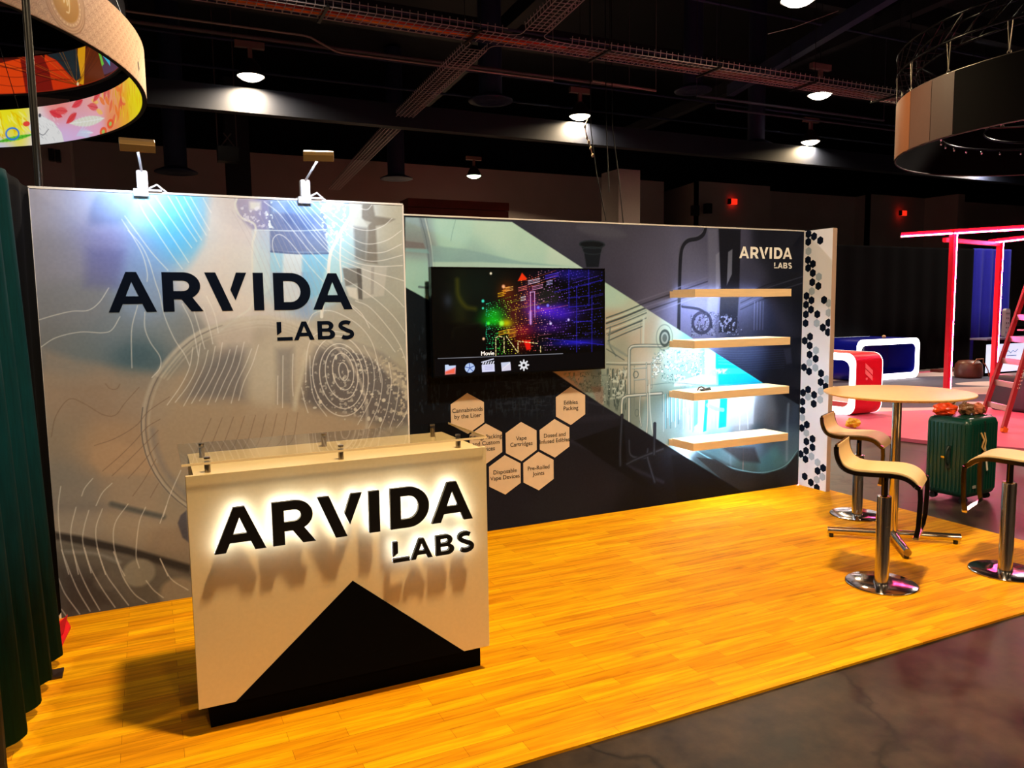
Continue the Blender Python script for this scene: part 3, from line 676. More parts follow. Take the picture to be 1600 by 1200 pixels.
cv.poly([(-3.704,2.213),(-3.43,2.191),(-2.967,2.104),(-2.495,2.068),(-2.943,2.068),(-3.696,2.092)], (134,160,158), .75, .015)
cv.poly([(-3.696,2.092),(-3.319,2.097),(-2.495,2.068),(-2.495,2.033),(-3.698,2.04)], (186,212,202), .7, .01)
cv.line([(-3.51,2.403),(-3.538,2.31),(-3.551,2.249)], .004, (110,140,136), .8); cv.line([(-3.808,1.91),(-3.727,1.902)], .016, (84,92,94), .8)
for k, (c_, wd) in enumerate((((58,72,70),.012),((170,186,174),.010),((48,60,60),.016),((140,152,142),.010),((70,84,82),.010),((180,190,176),.008),((86,98,94),.008))):
    cv.line([(x, z-.022*k) for x, z in [(-2.191,1.653),(-2.016,1.703),(-1.792,1.777)]], wd, c_, .85)
for k, (c_, wd) in enumerate((((52,64,62),.010),((150,156,142),.012),((60,72,70),.010))):
    cv.line([(x, z-.024*k) for x, z in [(-2.175,1.511),(-1.988,1.575),(-1.834,1.623)]], wd, c_, .85)
cv.line([(-2.153,1.579),(-2.164,1.441),(-2.098,1.335)], .014, (96,108,102), .8); cv.line([(-2.18,1.442),(-1.987,1.33)], .02, (120,130,120), .7); cv.line([(-2.191,1.396),(-2.015,1.296)], .008, (60,72,70), .8)
cv.line([(-1.819,1.642),(-1.824,1.43)], .022, (190,200,188), .6); cv.line([(-1.848,1.637),(-1.853,1.431)], .004, (110,120,112), .8)
cv.line([(-2.191,1.269),(-1.987,1.255),(-1.644,1.249)], .010, (84,96,90), .8); cv.line([(-2.191,1.285),(-1.987,1.272),(-1.644,1.266)], .008, (190,196,182), .7)
for x_ in (762, 800, 826):
    cv.line([([(-2.175,1.234)][0][0]+(x_-762)*.0041, 1.24), ([(-2.175,1.234)][0][0]+(x_-762)*.0041, .86)], .010, (100,110,100), .6)
scrib([(-2.191,1.234),(-1.987,1.225),(-1.987,0.823),(-2.192,0.932)], (60,72,66), .85, .50, nS2)
scrib([(-2.604,1.218),(-2.194,1.211),(-2.194,0.932),(-2.235,0.93)], (56,68,62), .8, .50)
scrib([(-2.191,1.234),(-1.987,1.225),(-1.987,0.965),(-2.192,0.978)], (200,204,188), .7, .56)
scrib([(-2.604,1.218),(-2.194,1.211),(-2.194,0.932),(-2.235,0.93)], (190,190,172), .6, .58)
cv.poly([(-2.342,1.092),(-2.221,1.085),(-2.222,0.929),(-2.289,0.961)], (140,100,84), .5, .02)
def pipe(P, wd=.030):
    cv.line(P, wd, (64,76,74), .95); cv.line(P, wd*.66, (150,160,152), .9); cv.line([(x-.003, z+.003) for x, z in P], wd*.28, (214,218,206), .9)
pipe([(-1.552,1.421),(-1.616,1.404),(-1.79,1.41),(-1.918,1.41),(-1.954,1.392),(-1.965,1.341),(-1.964,0.964),(-1.964,0.606),(-1.952,0.485),(-1.872,0.448)])
pipe([(-2.028,0.372),(-2.037,0.612),(-2.037,0.921),(-2.009,0.981),(-1.931,0.99),(-1.788,0.991),(-1.628,0.991)])
pipe([(-1.774,0.999),(-1.772,0.783),(-1.786,0.59),(-1.771,0.443)], .02); pipe([(-1.851,0.98),(-1.856,0.837),(-1.838,0.716)], .014)
pipe([(-1.737,1.261),(-1.736,1.045)], .014); pipe([(-1.789,1.263),(-1.788,1)], .014); pipe([(-1.931,1.222),(-1.789,1.22)], .010); pipe([(-1.914,1.122),(-1.788,1.12),(-1.774,1.071)], .010)
cv.ell(*[(-1.897,1.168)][0], .025, .028, (70,84,80), .9, ring=.008); cv.ell(*[(-1.885,0.839)][0], .02, .03, (70,84,80), .8, ring=.006)
cv.ell(*[(-1.599,1.47)][0], .058, .075, (56,70,68), .95, .006); cv.ell(*[(-1.599,1.47)][0], .040, .052, (150,160,152), .95, .008); cv.ell(*[(-1.599,1.47)][0], .024, .034, (84,96,92), .95, .006)
cv.ell(*[(-1.602,1.475)][0], .085, .11, (84,100,96), .5, ring=.010)
scrib([(-1.718,1.331),(-1.616,1.375),(-1.163,1.334),(-1.159,1.061),(-1.344,1.022),(-1.731,1.141)], (48,86,90), .9, .49)
scrib([(-1.718,1.331),(-1.616,1.375),(-1.163,1.334),(-1.159,1.061),(-1.344,1.022),(-1.731,1.141)], (226,244,240), .9, .57)
scrib([(-1.192,1.187),(-0.876,1.172),(-0.875,1.122),(-1.191,1.133)], (210,244,246), .8, .5)
cv.poly([(-1.164,1.359),(-1.039,1.359),(-1.017,1.029),(-1.159,1.024)], (196,232,236), .7, .02)
cv.poly([(-1.038,1.335),(-0.877,1.248),(-0.778,1.168),(-1.036,1.18)], (0,150,205), .9, .01)
cv.poly([(-1.003,1.123),(-0.679,1.117),(-0.509,1.026),(-1.001,1.028)], (0,158,210), .92, .01)
cv.poly([(-1.495,1.08),(-1.191,1.133),(-1.034,1.105),(-1.033,1.042),(-1.495,1.043)], (226,236,232), .8, .015)
for k in range(7): cv.line([(x, z-.014*k) for x, z in [(-1.006,1.291),(-0.846,1.277),(-0.615,1.237)]], .005, (180,236,244) if k % 2 else (0,130,170), .5)
cv.line([(-1.745,1.07),(-1.495,1.075),(-1.033,1.024),(-0.509,1.026)], .006, (70,96,100), .6)
# tank body below the shelf
for k in range(60):
    x_ = -1.62+.0105*k*1.02; z0 = .62+.25*random.Random(k).random()
    cv.line([(x_, .98), (x_+.004, z0)], .004+.006*random.Random(k+7).random(), [(60,100,104),(220,232,230),(120,150,150),(90,190,214)][k % 4], .6, smooth=False)
cv.poly([(-1.189,0.939),(-1.151,0.936),(-1.165,0.611),(-1.209,0.61)], (245,248,246), .95, .008); cv.poly([(-1.151,0.936),(-1.114,0.934),(-1.134,0.621),(-1.172,0.612)], (0,150,190), .85, .006)
cv.poly([(-0.98,0.926),(-0.897,0.92),(-0.905,0.64),(-0.995,0.635)], (0,150,205), .95, .006); cv.poly([(-1.281,0.92),(-1.226,0.916),(-1.235,0.692),(-1.272,0.67)], (60,190,226), .7, .01)
cv.poly([(-1.113,0.921),(-0.98,0.913),(-0.995,0.635),(-1.128,0.628)], (176,222,232), .7, .01)
cv.line([(-1.125,0.854),(-1.03,0.815),(-0.946,0.797)], .035, (120,140,146), .85); cv.line([(-1.107,0.908),(-1.118,0.834)], .014, (150,180,186), .9)
cv.poly([(-0.887,0.92),(-0.574,0.9),(-0.584,0.641),(-0.898,0.64)], (176,172,172), .7, .02)
for x_ in (1238, 1262): cv.line([[(-0.746,0.898)][0] if x_ == 1238 else [(-0.667,0.893)][0], ([(-0.746,0.898)][0][0] + (.10 if x_ > 1250 else .0), .60)], .010, (214,212,212), .6, smooth=False)
cv.line([(-0.15,0.794),(-0.158,0.58),(-0.155,0.257)], .03, (120,130,134), .5, soft=.02); cv.line([(-0.696,0.416),(-0.699,0.207)], .012, (130,90,76), .6); cv.line([(-0.862,0.431),(-0.842,0.248)], .02, (96,104,104), .4, soft=.02)
cv.line([(-1.759,1.071),(-1.744,0.805),(-1.699,0.607),(-1.55,0.52)], .012, (196,206,200), .7)
cv.poly([(-1.244,0.467),(-1.054,0.385),(-0.692,0.206),(-0.384,0.16),(-0.104,0.225),(-0.015,0.352),(0.022,-0.117),(-0.479,-0.191),(-1.367,0.428)], (26,26,28), .35, .02)
cv.poly([(-0.992,0.469),(-0.562,0.416),(-0.49,0.264),(-0.727,0.301)], (34,28,28), .8, .03)
cv.line([(-1.276,0.47),(-1.086,0.363),(-0.792,0.237),(-0.454,0.167),(-0.175,0.205),(-0.018,0.339)], .010, (110,150,148), .7)
cv.poly([(-1.022,0.349),(-0.792,0.222),(-0.453,0.149),(-0.174,0.178),(-0.014,0.311),(0.025,-0.201),(-0.478,-0.218),(-1.243,0.391)], (30,26,24), .92, .008)
band = cv.C.copy(); cv.C = keep
w = cv.win(BAND, .01); al = cv.alpha_poly(w, BAND, .005)[..., None]
cv.C[w] = cv.C[w]*(1-al) + band[w]*al
# pipes carry on, darker, below the band
below = (1-np.clip(cv.alpha_poly(cv.win([(BX0,0),(BX1,BH)], 0), BAND, .005), 0, 1))
for P in ([(-1.964,0.606),(-1.952,0.485),(-1.872,0.448),(-1.785,0.439)], [(-2.037,0.827),(-2.054,0.542),(-2.053,0.399)], [(-1.771,0.516),(-1.771,0.431),(-1.696,0.214)], [(-1.986,0.404),(-1.872,0.441),(-1.609,0.501)], [(-1.699,0.729),(-1.704,0.461)]):
    cv.line(P, .034, (18,20,26), .9); cv.line(P, .014, (46,48,56), .9)
pipe_ = None
cv.C += (cv.noise(.010,.010,33,1)[..., None]-.5)*4
cv.build('fabric_print', lambda X, Z: (X, np.full_like(X, 0.0), Z), PRINT, bw, (.95, 1.25, 1.75))
logo_mesh(MB(), -.784, 2.163, .1040, -.0018, -.0003).build('logo_lettering', WHITEINK, bw)

# honeycomb of services printed on the wall
HEXC = mat('tan_ink', (208,192,174), 0.6, noise=0.03)
hexes = list(zip([(-3.445,0.947),(-3.295,0.7),(-2.99,0.688),(-2.688,0.688),(-2.537,0.944),(-3.137,0.435),(-2.838,0.434)],
  ['Cannabinoids\nby the Liter', 'Filling, Packing\nand Custom\nDevices', 'Vape\nCartridges', 'Dosed and\nInfused Edibles', 'Edibles\nPacking', 'Disposable\nVape Devices', 'Pre-Rolled\nJoints']))
for (hx, hz), t in hexes:
    m_ = MB(); r = .158
    m_.prism([(hx+r*math.sin(2*PI*k/6), hz+r*math.cos(2*PI*k/6)) for k in range(6)], [], lambda a, b, d: (a, d, b), -.0025, -.0003)
    h = m_.build('printed_hexagon', HEXC, bw); h['label'] = 'tan hexagon reading ' + t.replace('\n', ' ')
    text_mesh(t, .047, 'caption', INK, h, (hx, -.0035, hz+.004), spacing=1.0)

# ------------------------------------------------------------------ return wall with hexagons
rw = thing('return_wall', 'narrow off-white side wall scattered with dark and grey hexagons', 'display wall', (0, -.334, 0))
CREAM = mat('cream_laminate', (212,218,234), 0.5, noise=0.015, nscale=3)
MB().box(0.0, .05, -.334, .0, 0, 2.4245).build('wall_core', CREAM, rw)
MB().box(0.001, .0515, -.3365, -.334, 0, 2.4245).build('edge_band', mat('beige_edge', (186,160,150), 0.5, noise=0.02), rw)
def clipx(poly, lo, hi):
    for s_, v_ in ((1, lo), (-1, -hi)):
        out = []
        for i in range(len(poly)):
            a, b = poly[i-1], poly[i]; ia, ib = s_*a[0] >= v_, s_*b[0] >= v_
            if ia != ib:
                t = (v_/s_ - a[0])/(b[0]-a[0]); out.append((v_/s_, a[1]+t*(b[1]-a[1])))
            if ib: out.append(b)
        poly = out
    return poly
def hexset(name, cs, m, R):
    mb = MB()
    for (y, z) in cs:
        P = clipx([(y+R*math.sin(2*PI*k/6), z+R*math.cos(2*PI*k/6)) for k in range(6)], -.332, -.002)
        if len(P) > 2: mb.prism(P, [], lambda a, b, d: (d, a, b), -.0015, -.0003)
    o = mb.build(name, m, rw); return o
dk = [(-0.052,2.394),(-0.119,2.366),(-0.193,2.323),(-0.052,2.322),(-0.054,2.154),(-0.114,2.114),(-0.058,2.08),(-0.115,2.03),(-0.112,1.945),(-0.185,1.908),(-0.047,1.819),(-0.108,1.778),(-0.256,1.779),(-0.044,1.737),(-0.105,1.691),(-0.045,1.646),(-0.181,1.648),(-0.044,1.563),(-0.313,1.571),(-0.25,1.526),(-0.312,1.484),(-0.102,1.438),(-0.039,1.397),(-0.101,1.354),(-0.102,1.269),(-0.176,1.234),(-0.038,1.145),(-0.101,1.109),(-0.244,1.102),(-0.243,1.02),(-0.304,0.982),(-0.095,0.936),(-0.035,0.9),(-0.168,0.893),(-0.03,0.814),(-0.167,0.808),(-0.033,0.73)]
dk += [(-0.09,0.599),(-0.03,0.559),(-0.163,0.473),(-0.09,0.436),(-0.165,0.392),(-0.089,0.347),(-0.024,0.305),(-0.085,0.264),(-0.298,0.218),(-0.234,0.178),(-0.081,0.095),(-0.157,0.052),(-0.23,0.016)]
gy = [(-0.057,2.235),(-0.188,1.993),(-0.109,1.862),(-0.31,1.749),(-0.313,1.662),(-0.178,1.565),(-0.177,1.312),(-0.102,1.192),(-0.175,1.15),(-0.312,1.052)]
gy += [(-0.246,0.935),(-0.097,0.867),(-0.241,0.855),(-0.033,0.66),(-0.087,0.52),(-0.156,0.304),(-0.231,0.259),(-0.227,0.093),(-0.292,0.133)]
hexset('dark_hexagons', dk, INK, .0395); hexset('grey_hexagons', gy, mat('grey_ink', (150,168,190), 0.55, noise=0.03), .0395)

# ------------------------------------------------------------------ shelves with light strips
OAKW = mat('pale_oak_laminate', (240,214,176), 0.45, noise=0.06, nscale=8, stretch=(1, 8, 8))
LED = emat('shelf_led', (225,240,255), SHELF_E)
names = ['topmost floating shelf below the white lettering', 'second floating shelf from the top', 'third floating shelf, with a small dark clamp on it', 'lowest floating shelf, brightly lit on top']
SH = [1.88, 1.455, 1.02, .595]
for i, zt in enumerate(SH):
    s = thing('wall_shelf', 'pale wood ' + names[i], 'shelf', (-1.02, 0, zt), 'floating shelves on the back wall')
    MB().prism([(-.338,zt-.066),(-.338,zt),(-.045,zt),(-.045,zt-.012),(-.001,zt-.012),(-.001,zt-.020),(-.20,zt-.020),(-.20,zt-.066)], [], lambda a, b, d: (d, a, b), -1.55, -.49).box(-1.55, -1.535, -.2, -.002, zt-.066, zt-.020).box(-.505, -.49, -.2, -.002, zt-.066, zt-.020).build('board', OAKW, s, bevel=.0015)
    MB().box(-1.53, -.51, -.180, -.155, zt-.026, zt-.0215).build('led_strip', LED, s)
    if i == 0: MB().box(-1.49, -.56, -.030, -.018, zt-.011, zt-.009).build('led_strip', emat('shelf_led_up', (225,235,255), SHELF_E*.16), s)
# small clamp left on the third shelf
cl = thing('hand_clamp', 'small dark folded clamp lying on the left end of the third shelf', 'clamp', (-1.40, -.22, 1.021))
DKM = mat('brown_metal', (70,42,30), 0.4, 0.6)
MB().tube([(-1.44,-.25,1.030),(-1.42,-.24,1.05),(-1.40,-.25,1.058),(-1.385,-.27,1.045),(-1.40,-.285,1.030)], .006).build('jaw', DKM, cl)
MB().bar((-1.41,-.25,1.030), (-1.27,-.20,1.036), .018, .010).bar((-1.42,-.27,1.028), (-1.30,-.25,1.030), .012, .010).build('handle', mat('black_rubber', (20,18,18), 0.6), cl)

# ------------------------------------------------------------------ television
tv = thing('television', 'flat black television on the back wall showing a colourful city picture and menu icons', 'television', (-2.99, 0, 1.23))
TX0, TX1, TZ0, TZ1, TY = -3.760, -2.290, 1.245, 2.050, -.13
BLK = mat('black_plastic', (14,14,16), 0.35, noise=0.05)
MB().box(TX0, TX1, TY+.001, -.075, TZ0, TZ1).build('housing', BLK, tv, bevel=.004)
MB().box(-3.2, -2.8, -.076, -.001, 1.45, 1.85).build('wall_bracket', BLK, tv)
b_ = MB()
for q in ((TX0, TX1, TZ0, TZ0+.012), (TX0, TX1, TZ1-.010, TZ1), (TX0, TX0+.010, TZ0+.012, TZ1-.010), (TX1-.010, TX1, TZ0+.012, TZ1-.010)): b_.box(q[0], q[1], TY-.004, TY+.002, q[2], q[3])
b_.build('bezel', mat('gloss_black', (8,8,9), 0.15), tv)
cv = Canvas(TX0+.010, TX1-.010, TZ0+.012, TZ1-.010, .0024, (0,0,0))
rng = random.Random(11)
cv.blob(*[(-3.533,1.799)][0], .07, .22, (34,34,6), .8); cv.blob(*[(-3.632,1.808)][0], .035, .05, (46,48,60), .8); cv.blob(*[(-3.407,1.912)][0], .25, .2, (8,20,12), .8)
cv.line([(-3.558,1.956),(-3.551,1.842),(-3.496,1.763),(-3.42,1.744)], .03, (70,66,10), .6, soft=.03)
cv.line([(-3.605,1.536),(-3.575,1.606),(-3.383,1.637)], .015, (50,48,20), .6, soft=.02)
for (p, rx, rz, c_, a) in zip([(-3.264,1.706),(-3.265,1.653),(-3.162,1.867),(-3.104,1.704),(-3.025,1.574),(-2.96,1.775),(-2.815,1.727),(-2.698,1.697),(-2.795,1.587),(-2.588,2.005),(-2.558,1.467),(-3.166,1.632),(-3.036,1.483)], (.09,.10,.07,.09,.10,.07,.13,.16,.14,.20,.22,.05,.07), (.05,.04,.08,.16,.05,.14,.05,.07,.04,.05,.025,.03,.06),
   [(10,150,20),(10,180,20),(110,40,0),(90,20,20),(150,10,40),(130,40,110),(110,40,220),(60,20,180),(60,10,120),(20,14,110),(30,20,190),(190,180,0),(120,0,0)], [.9,.9,.7,.7,.7,.7,.9,.8,.7,.8,.8,.9,.7]):
    cv.blob(p[0], p[1], rx, rz, c_, a)
cv.ell(*[(-2.803,1.829)][0], .10, .07, (30,28,26), .8, .05)
cv.poly([(-3.383,1.637),(-3.388,1.387),(-3.748,1.401),(-3.742,1.645)], (0,0,0), .8, .03)
def hue(t):
    K = [(0,(20,220,150)),(.12,(60,230,30)),(.22,(250,210,30)),(.30,(255,130,40)),(.38,(255,70,60)),(.46,(255,170,190)),(.55,(200,110,250)),(.7,(110,70,255)),(1,(50,50,230))]
    for (a, c0), (b, c1) in zip(K[:-1], K[1:]):
        if t <= b:
            f = (t-a)/(b-a); return tuple(c0[i]*(1-f)+c1[i]*f for i in range(3))
    return K[-1][1]
x_l = -3.335
for r in range(46):                                  # receding rows of lit windows
    s0 = r/45; zl = 1.27+.60*s0; zr = 1.16+1.05*s0*1.0; big = rng.random() < .3
    n = rng.randint(25, 60)
    for k in range(n):
        t = (k+rng.random()*.5)/n
        if t < .28 and not (.2 < s0 < .85): continue
        x = x_l+1.03*t; z = zl+(zr-zl)*t*1.0
        if z < TZ0+.155 or z > TZ1-.012 or x > TX1-.012: continue
        if rng.random() < .2+.3*t: continue
        c_ = np.array(hue(t)); g = rng.uniform(.25, 1.0)*(1.2-.5*t); c_ = np.clip(c_*g+rng.random()*40*g, 0, 255)
        cv.ell(x, z, .0030+.003*rng.random()*(2 if big else 1), .0026, c_, .95)
for r in range(26):
    s0 = rng.random(); t0 = rng.uniform(.15, .9); t1 = min(1, t0+rng.uniform(.05, .35)); zl = 1.27+.60*s0; zr = 1.16+1.05*s0
    P = [(x_l+1.03*t, zl+(zr-zl)*t) for t in (t0, t1)]
    if min(P[0][1], P[1][1]) < TZ0+.155 or max(P[0][1], P[1][1]) > TZ1-.012: continue
    cv.line([(min(x, TX1-.014), z) for x, z in P], .003, np.clip(np.array(hue(t0))*.8, 0, 255), .6, smooth=False)
for P in ([(-2.62,2.052),(-2.62,1.743)], [(-2.44,2.053),(-2.438,1.76)], [(-2.55,1.912),(-2.553,1.391)], [(-2.41,1.836),(-2.412,1.386)], [(-2.616,1.818),(-2.435,1.836)], [(-2.617,1.748),(-2.435,1.758)], [(-2.579,1.634),(-2.413,1.631)], [(-2.807,1.504),(-2.29,1.439)], [(-2.75,1.865),(-2.311,1.959)]):
    cv.line(P, .007, (46,36,205), .6, smooth=False, soft=.006)
for P in ([(-2.959,1.866),(-2.96,1.619)], [(-2.923,1.866),(-2.922,1.673)], [(-2.964,1.865),(-2.923,1.868)]): cv.line(P, .005, (240,180,240), .8, smooth=False)
cv.line([(-2.961,1.711),(-2.96,1.628)], .02, (220,160,250), .7, soft=.02)
for (x, z), wd, c_ in zip([(-3.207,1.849),(-3.162,1.89),(-3.137,1.89),(-3.182,1.867),(-3.207,1.561),(-3.167,1.569),(-3.122,1.572),(-3.117,1.54),(-3.025,1.894),(-2.927,1.948),(-2.77,1.99),(-2.792,1.939),(-3.021,1.817),(-2.897,1.903)], (.05,.05,.06,.03,.05,.05,.07,.06,.07,.10,.12,.05,.04,.09), [(255,190,20),(255,150,50),(255,190,90),(255,160,40),(255,180,20),(255,200,40),(255,180,30),(230,140,30),(255,120,110),(250,220,240),(90,60,240),(200,190,255),(255,250,240),(230,150,190)]):
    for j in range(3): cv.line([(x-wd/2, z-.012+.012*j-wd*.1), (x+wd/2, z-.012+.012*j+wd*.1)], .005, c_, .8 if j != 1 else .5, smooth=False)
cv.poly([(-3.065,1.95),(-3.029,2.012),(-2.989,1.971),(-2.994,1.957)], (255,50,10), .95, .008); cv.poly([(-3.026,1.496),(-2.964,1.499),(-2.96,1.425),(-2.998,1.422),(-3.011,1.464)], (235,20,10), .95, .012)
for p, c_, r in zip([(-3.315,1.634),(-3.206,1.632),(-3.356,1.801),(-3.357,1.748),(-2.893,1.747),(-2.809,1.762),(-2.786,1.622),(-2.625,1.647),(-3.186,1.908),(-3.288,2.005),(-3.356,1.52)], [(60,255,60),(150,255,60),(60,230,190),(60,220,170),(110,110,255),(120,110,255),(220,200,255),(200,180,255),(255,170,120),(255,230,190),(255,190,140)], (.012,.018,.011,.008,.011,.011,.011,.010,.013,.009,.010)):
    cv.ell(p[0], p[1], r, r, c_, 1, r)
for P in ([(-3.258,1.39),(-3.256,1.526),(-3.228,1.536),(-3.188,1.524),(-3.188,1.397)], [(-3.168,1.533),(-3.118,1.467),(-3.073,1.406),(-3.07,1.493)], [(-2.876,1.403),(-2.876,1.459)], [(-3.067,1.493),(-2.891,1.469)]):
    for (a, b) in zip(P[:-1], P[1:]):
        L_ = math.hypot(b[0]-a[0], b[1]-a[1]); nd = max(1, int(L_/.026))
        for k in range(nd):
            t0, t1 = k/nd, (k+.6)/nd; cv.line([(a[0]+(b[0]-a[0])*t, a[1]+(b[1]-a[1])*t) for t in (t0, t1)], .006, (255,225,150), .95, smooth=False)
# menu strip and its icons
cv.poly([(-3.753,1.384),(-2.674,1.381),(-2.244,1.389),(-2.244,1.193),(-3.757,1.235)], (2,2,4), .97)
cv.line([(-3.721,1.387),(-3.27,1.384),(-2.679,1.383)], .005, (150,150,160), .8, smooth=False)
cv.line([(-3.724,1.249),(-3.272,1.241)], .003, (50,50,60), .7, smooth=False)
cv.poly([(-3.668,1.338),(-3.643,1.339),(-3.634,1.33),(-3.583,1.331),(-3.589,1.269),(-3.668,1.267)], (190,205,255), 1, .003); cv.poly([(-3.667,1.29),(-3.588,1.315),(-3.589,1.269),(-3.668,1.267)], (255,90,60), .95, .015)
cc = [(-3.472,1.307)][0]; cv.ell(cc[0], cc[1], .040, .036, (170,190,240), 1)
for k in range(5): cv.line([cc, (cc[0]+.036*math.cos(2*PI*k/5+.4), cc[1]+.033*math.sin(2*PI*k/5+.4))], .006, (60,80,150), .9, smooth=False)
cv.poly([(-3.376,1.325),(-3.271,1.329),(-3.269,1.271),(-3.373,1.27)], (205,205,250), 1, .003)
for k in range(5):
    a, b = [(-3.372,1.327)][0]; cv.poly([(a+.0205*k, b), (a+.010+.0205*k, b), (a+.020+.0205*k, b+.022), (a+.010+.0205*k, b+.022)], (225,225,250), .95)
cv.line([(-3.375,1.345),(-3.278,1.366)], .008, (210,210,240), .95, smooth=False)
for k in range(3): cv.line([(x, z-.012*k) for x, z in [(-3.35,1.313),(-3.286,1.314)]], .003, (130,120,170), .7, smooth=False)
cv.poly([(-3.216,1.336),(-3.138,1.338),(-3.133,1.273),(-3.21,1.27)], (190,195,225), 1, .003); cv.line([(-3.204,1.283),(-3.171,1.309),(-3.142,1.328)], .008, (250,250,255), .8); cv.poly([(-3.209,1.302),(-3.134,1.321),(-3.133,1.273),(-3.21,1.27)], (215,200,225), .5)
gc = [(-3.023,1.307)][0]
for k in range(8): cv.line([gc, (gc[0]+.040*math.cos(PI*k/4), gc[1]+.038*math.sin(PI*k/4))], .013, (215,215,220), 1, smooth=False)
cv.ell(gc[0], gc[1], .029, .028, (215,215,220), 1); cv.ell(gc[0], gc[1], .012, .011, (5,5,8), 1)
sc_ = cv.build('screen', lambda X, Z: (X, np.full_like(X, TY), Z), attr_mat('screen_picture', emit=1.15, rough=.12), tv)
text_mesh('Movie', .045, 'caption', emat('screen_text', (230,230,235), 1.0), sc_, (*[(-3.326,1.409)][0][:1], TY-.001, [(-3.326,1.409)][0][1]))

# ================================================================== RECEPTION COUNTER
CX0, CX1, CYF, CYB, CZB, CZT = -5.516, -4.212, -2.12, -1.60, .125, 1.10
ct = thing('reception_counter', 'cream reception counter with black peak graphic, glass top and glowing lettering', 'counter', (-4.86, -1.87, 0))
LAM = mat('cream_counter_laminate', (214,192,146), 0.55, noise=0.03, nscale=60)
BLACKL = mat('black_laminate', (5,5,6), 0.7, noise=0.05, spec=0.03)
MB().box(CX0, CX1, CYF, CYF+.02, CZB, CZT).build('front_panel', LAM, ct, bevel=.0015)
b_ = MB(); b_.box(CX0+.03, CX0+.05, CYF+.02, CYB, CZB, CZT-.02); b_.box(CX1-.05, CX1-.03, CYF+.02, CYB, CZB, CZT-.02); b_.box(CX0+.05, CX1-.05, CYB-.02, CYB, CZB, CZT-.02); b_.box(CX0+.05, CX1-.05, CYF+.02, CYB-.02, CZB, CZB+.02)
b_.build('body', LAM, ct)
MB().box(CX0+.03, CX1-.03, CYF+.02, CYB, CZT-.02, CZT).build('top_board', LAM, ct)
MB().box(-5.47, -4.232, -2.05, -1.70, 0, CZB).build('plinth', BLACKL, ct)
MB().prism([(-5.374,CZB-.0005),(-4.864,.562),(-4.342,CZB-.0005)], [], lambda a, b, d: (a, d, b), CYF-.0015, CYF-.0002).build('peak_graphic', BLACKL, ct)
# letters stand off the panel, lit from behind
LETM = mat('black_acrylic', (8,9,11), 0.35, noise=0.03)
GLOW = emat('letter_back_light', (222,234,255), 8.5)
for nm, shapes in LOGO:
    mb = MB(); gb = MB()
    for outer, holes in shapes:
        f = lambda a, b, d: (-5.427 + a*.1832, d, .783 + b*.1832)
        mb.prism(outer, holes, f, CYF-.058, CYF-.038)
        gb.prism(outer, holes, f, CYF-.0375, CYF-.0365)
    lt = mb.build('letter', LETM, ct); lt['label'] = 'black backlit letter ' + nm
    gb.build('back_light', GLOW, lt)
GLASS = bpy.data.materials.new('clear_acrylic'); GLASS.use_nodes = True
gnt = GLASS.node_tree; gb_ = gnt.nodes['Principled BSDF']
gb_.inputs['Base Color'].default_value = (.97, .95, .90, 1); gb_.inputs['Roughness'].default_value = .03
gb_.inputs['Transmission Weight'].default_value = .0; gb_.inputs['IOR'].default_value = 1.5
lw = gnt.nodes.new('ShaderNodeFresnel'); lw.inputs[0].default_value = 1.5
tr = gnt.nodes.new('ShaderNodeBsdfTransparent'); tr.inputs[0].default_value = (.96,.95,.91,1)
gl = gnt.nodes.new('ShaderNodeBsdfGlossy'); gl.inputs['Roughness'].default_value = .03
ms = gnt.nodes.new('ShaderNodeMixShader'); geo_ = gnt.nodes.new('ShaderNodeNewGeometry'); inv = gnt.nodes.new('ShaderNodeMath'); inv.operation = 'SUBTRACT'; inv.inputs[0].default_value = 1; gnt.links.new(geo_.outputs['Backfacing'], inv.inputs[1]); mu = gnt.nodes.new('ShaderNodeMath'); mu.operation = 'MULTIPLY'; gnt.links.new(lw.outputs[0], mu.inputs[0]); gnt.links.new(inv.outputs[0], mu.inputs[1]); gnt.links.new(mu.outputs[0], ms.inputs[0]); gnt.links.new(tr.outputs[0], ms.inputs[1]); gnt.links.new(gl.outputs[0], ms.inputs[2])
gnt.links.new(ms.outputs[0], gnt.nodes['Material Output'].inputs[0])
gt = MB().box(-5.528, -4.222, -2.15, -1.645, 1.146, 1.156).build('glass_top', GLASS, ct)
eg = MB(); eg.box(-5.529, -4.221, -2.1515, -2.1502, 1.1462, 1.1558); eg.box(-4.2218, -4.2205, -2.15, -1.645, 1.1462, 1.1558)
eg.build('polished_edge', mat('acrylic_edge', (250,226,176), 0.3, noise=.02), gt)
CHR = mat('polished_chrome', (210,205,198), 0.17, 1.0, noise=0.02)
STEEL = mat('brushed_steel', (150,140,130), 0.3, 1.0, noise=0.05)
for x_ in (-5.43, -4.885, -4.335):
    for y_ in (-2.075, -1.72):
        MB().cyl((x_, y_, 1.10), (x_, y_, 1.146), .012).cyl((x_, y_, 1.156), (x_, y_, 1.164), .012).build('standoff', STEEL, ct)

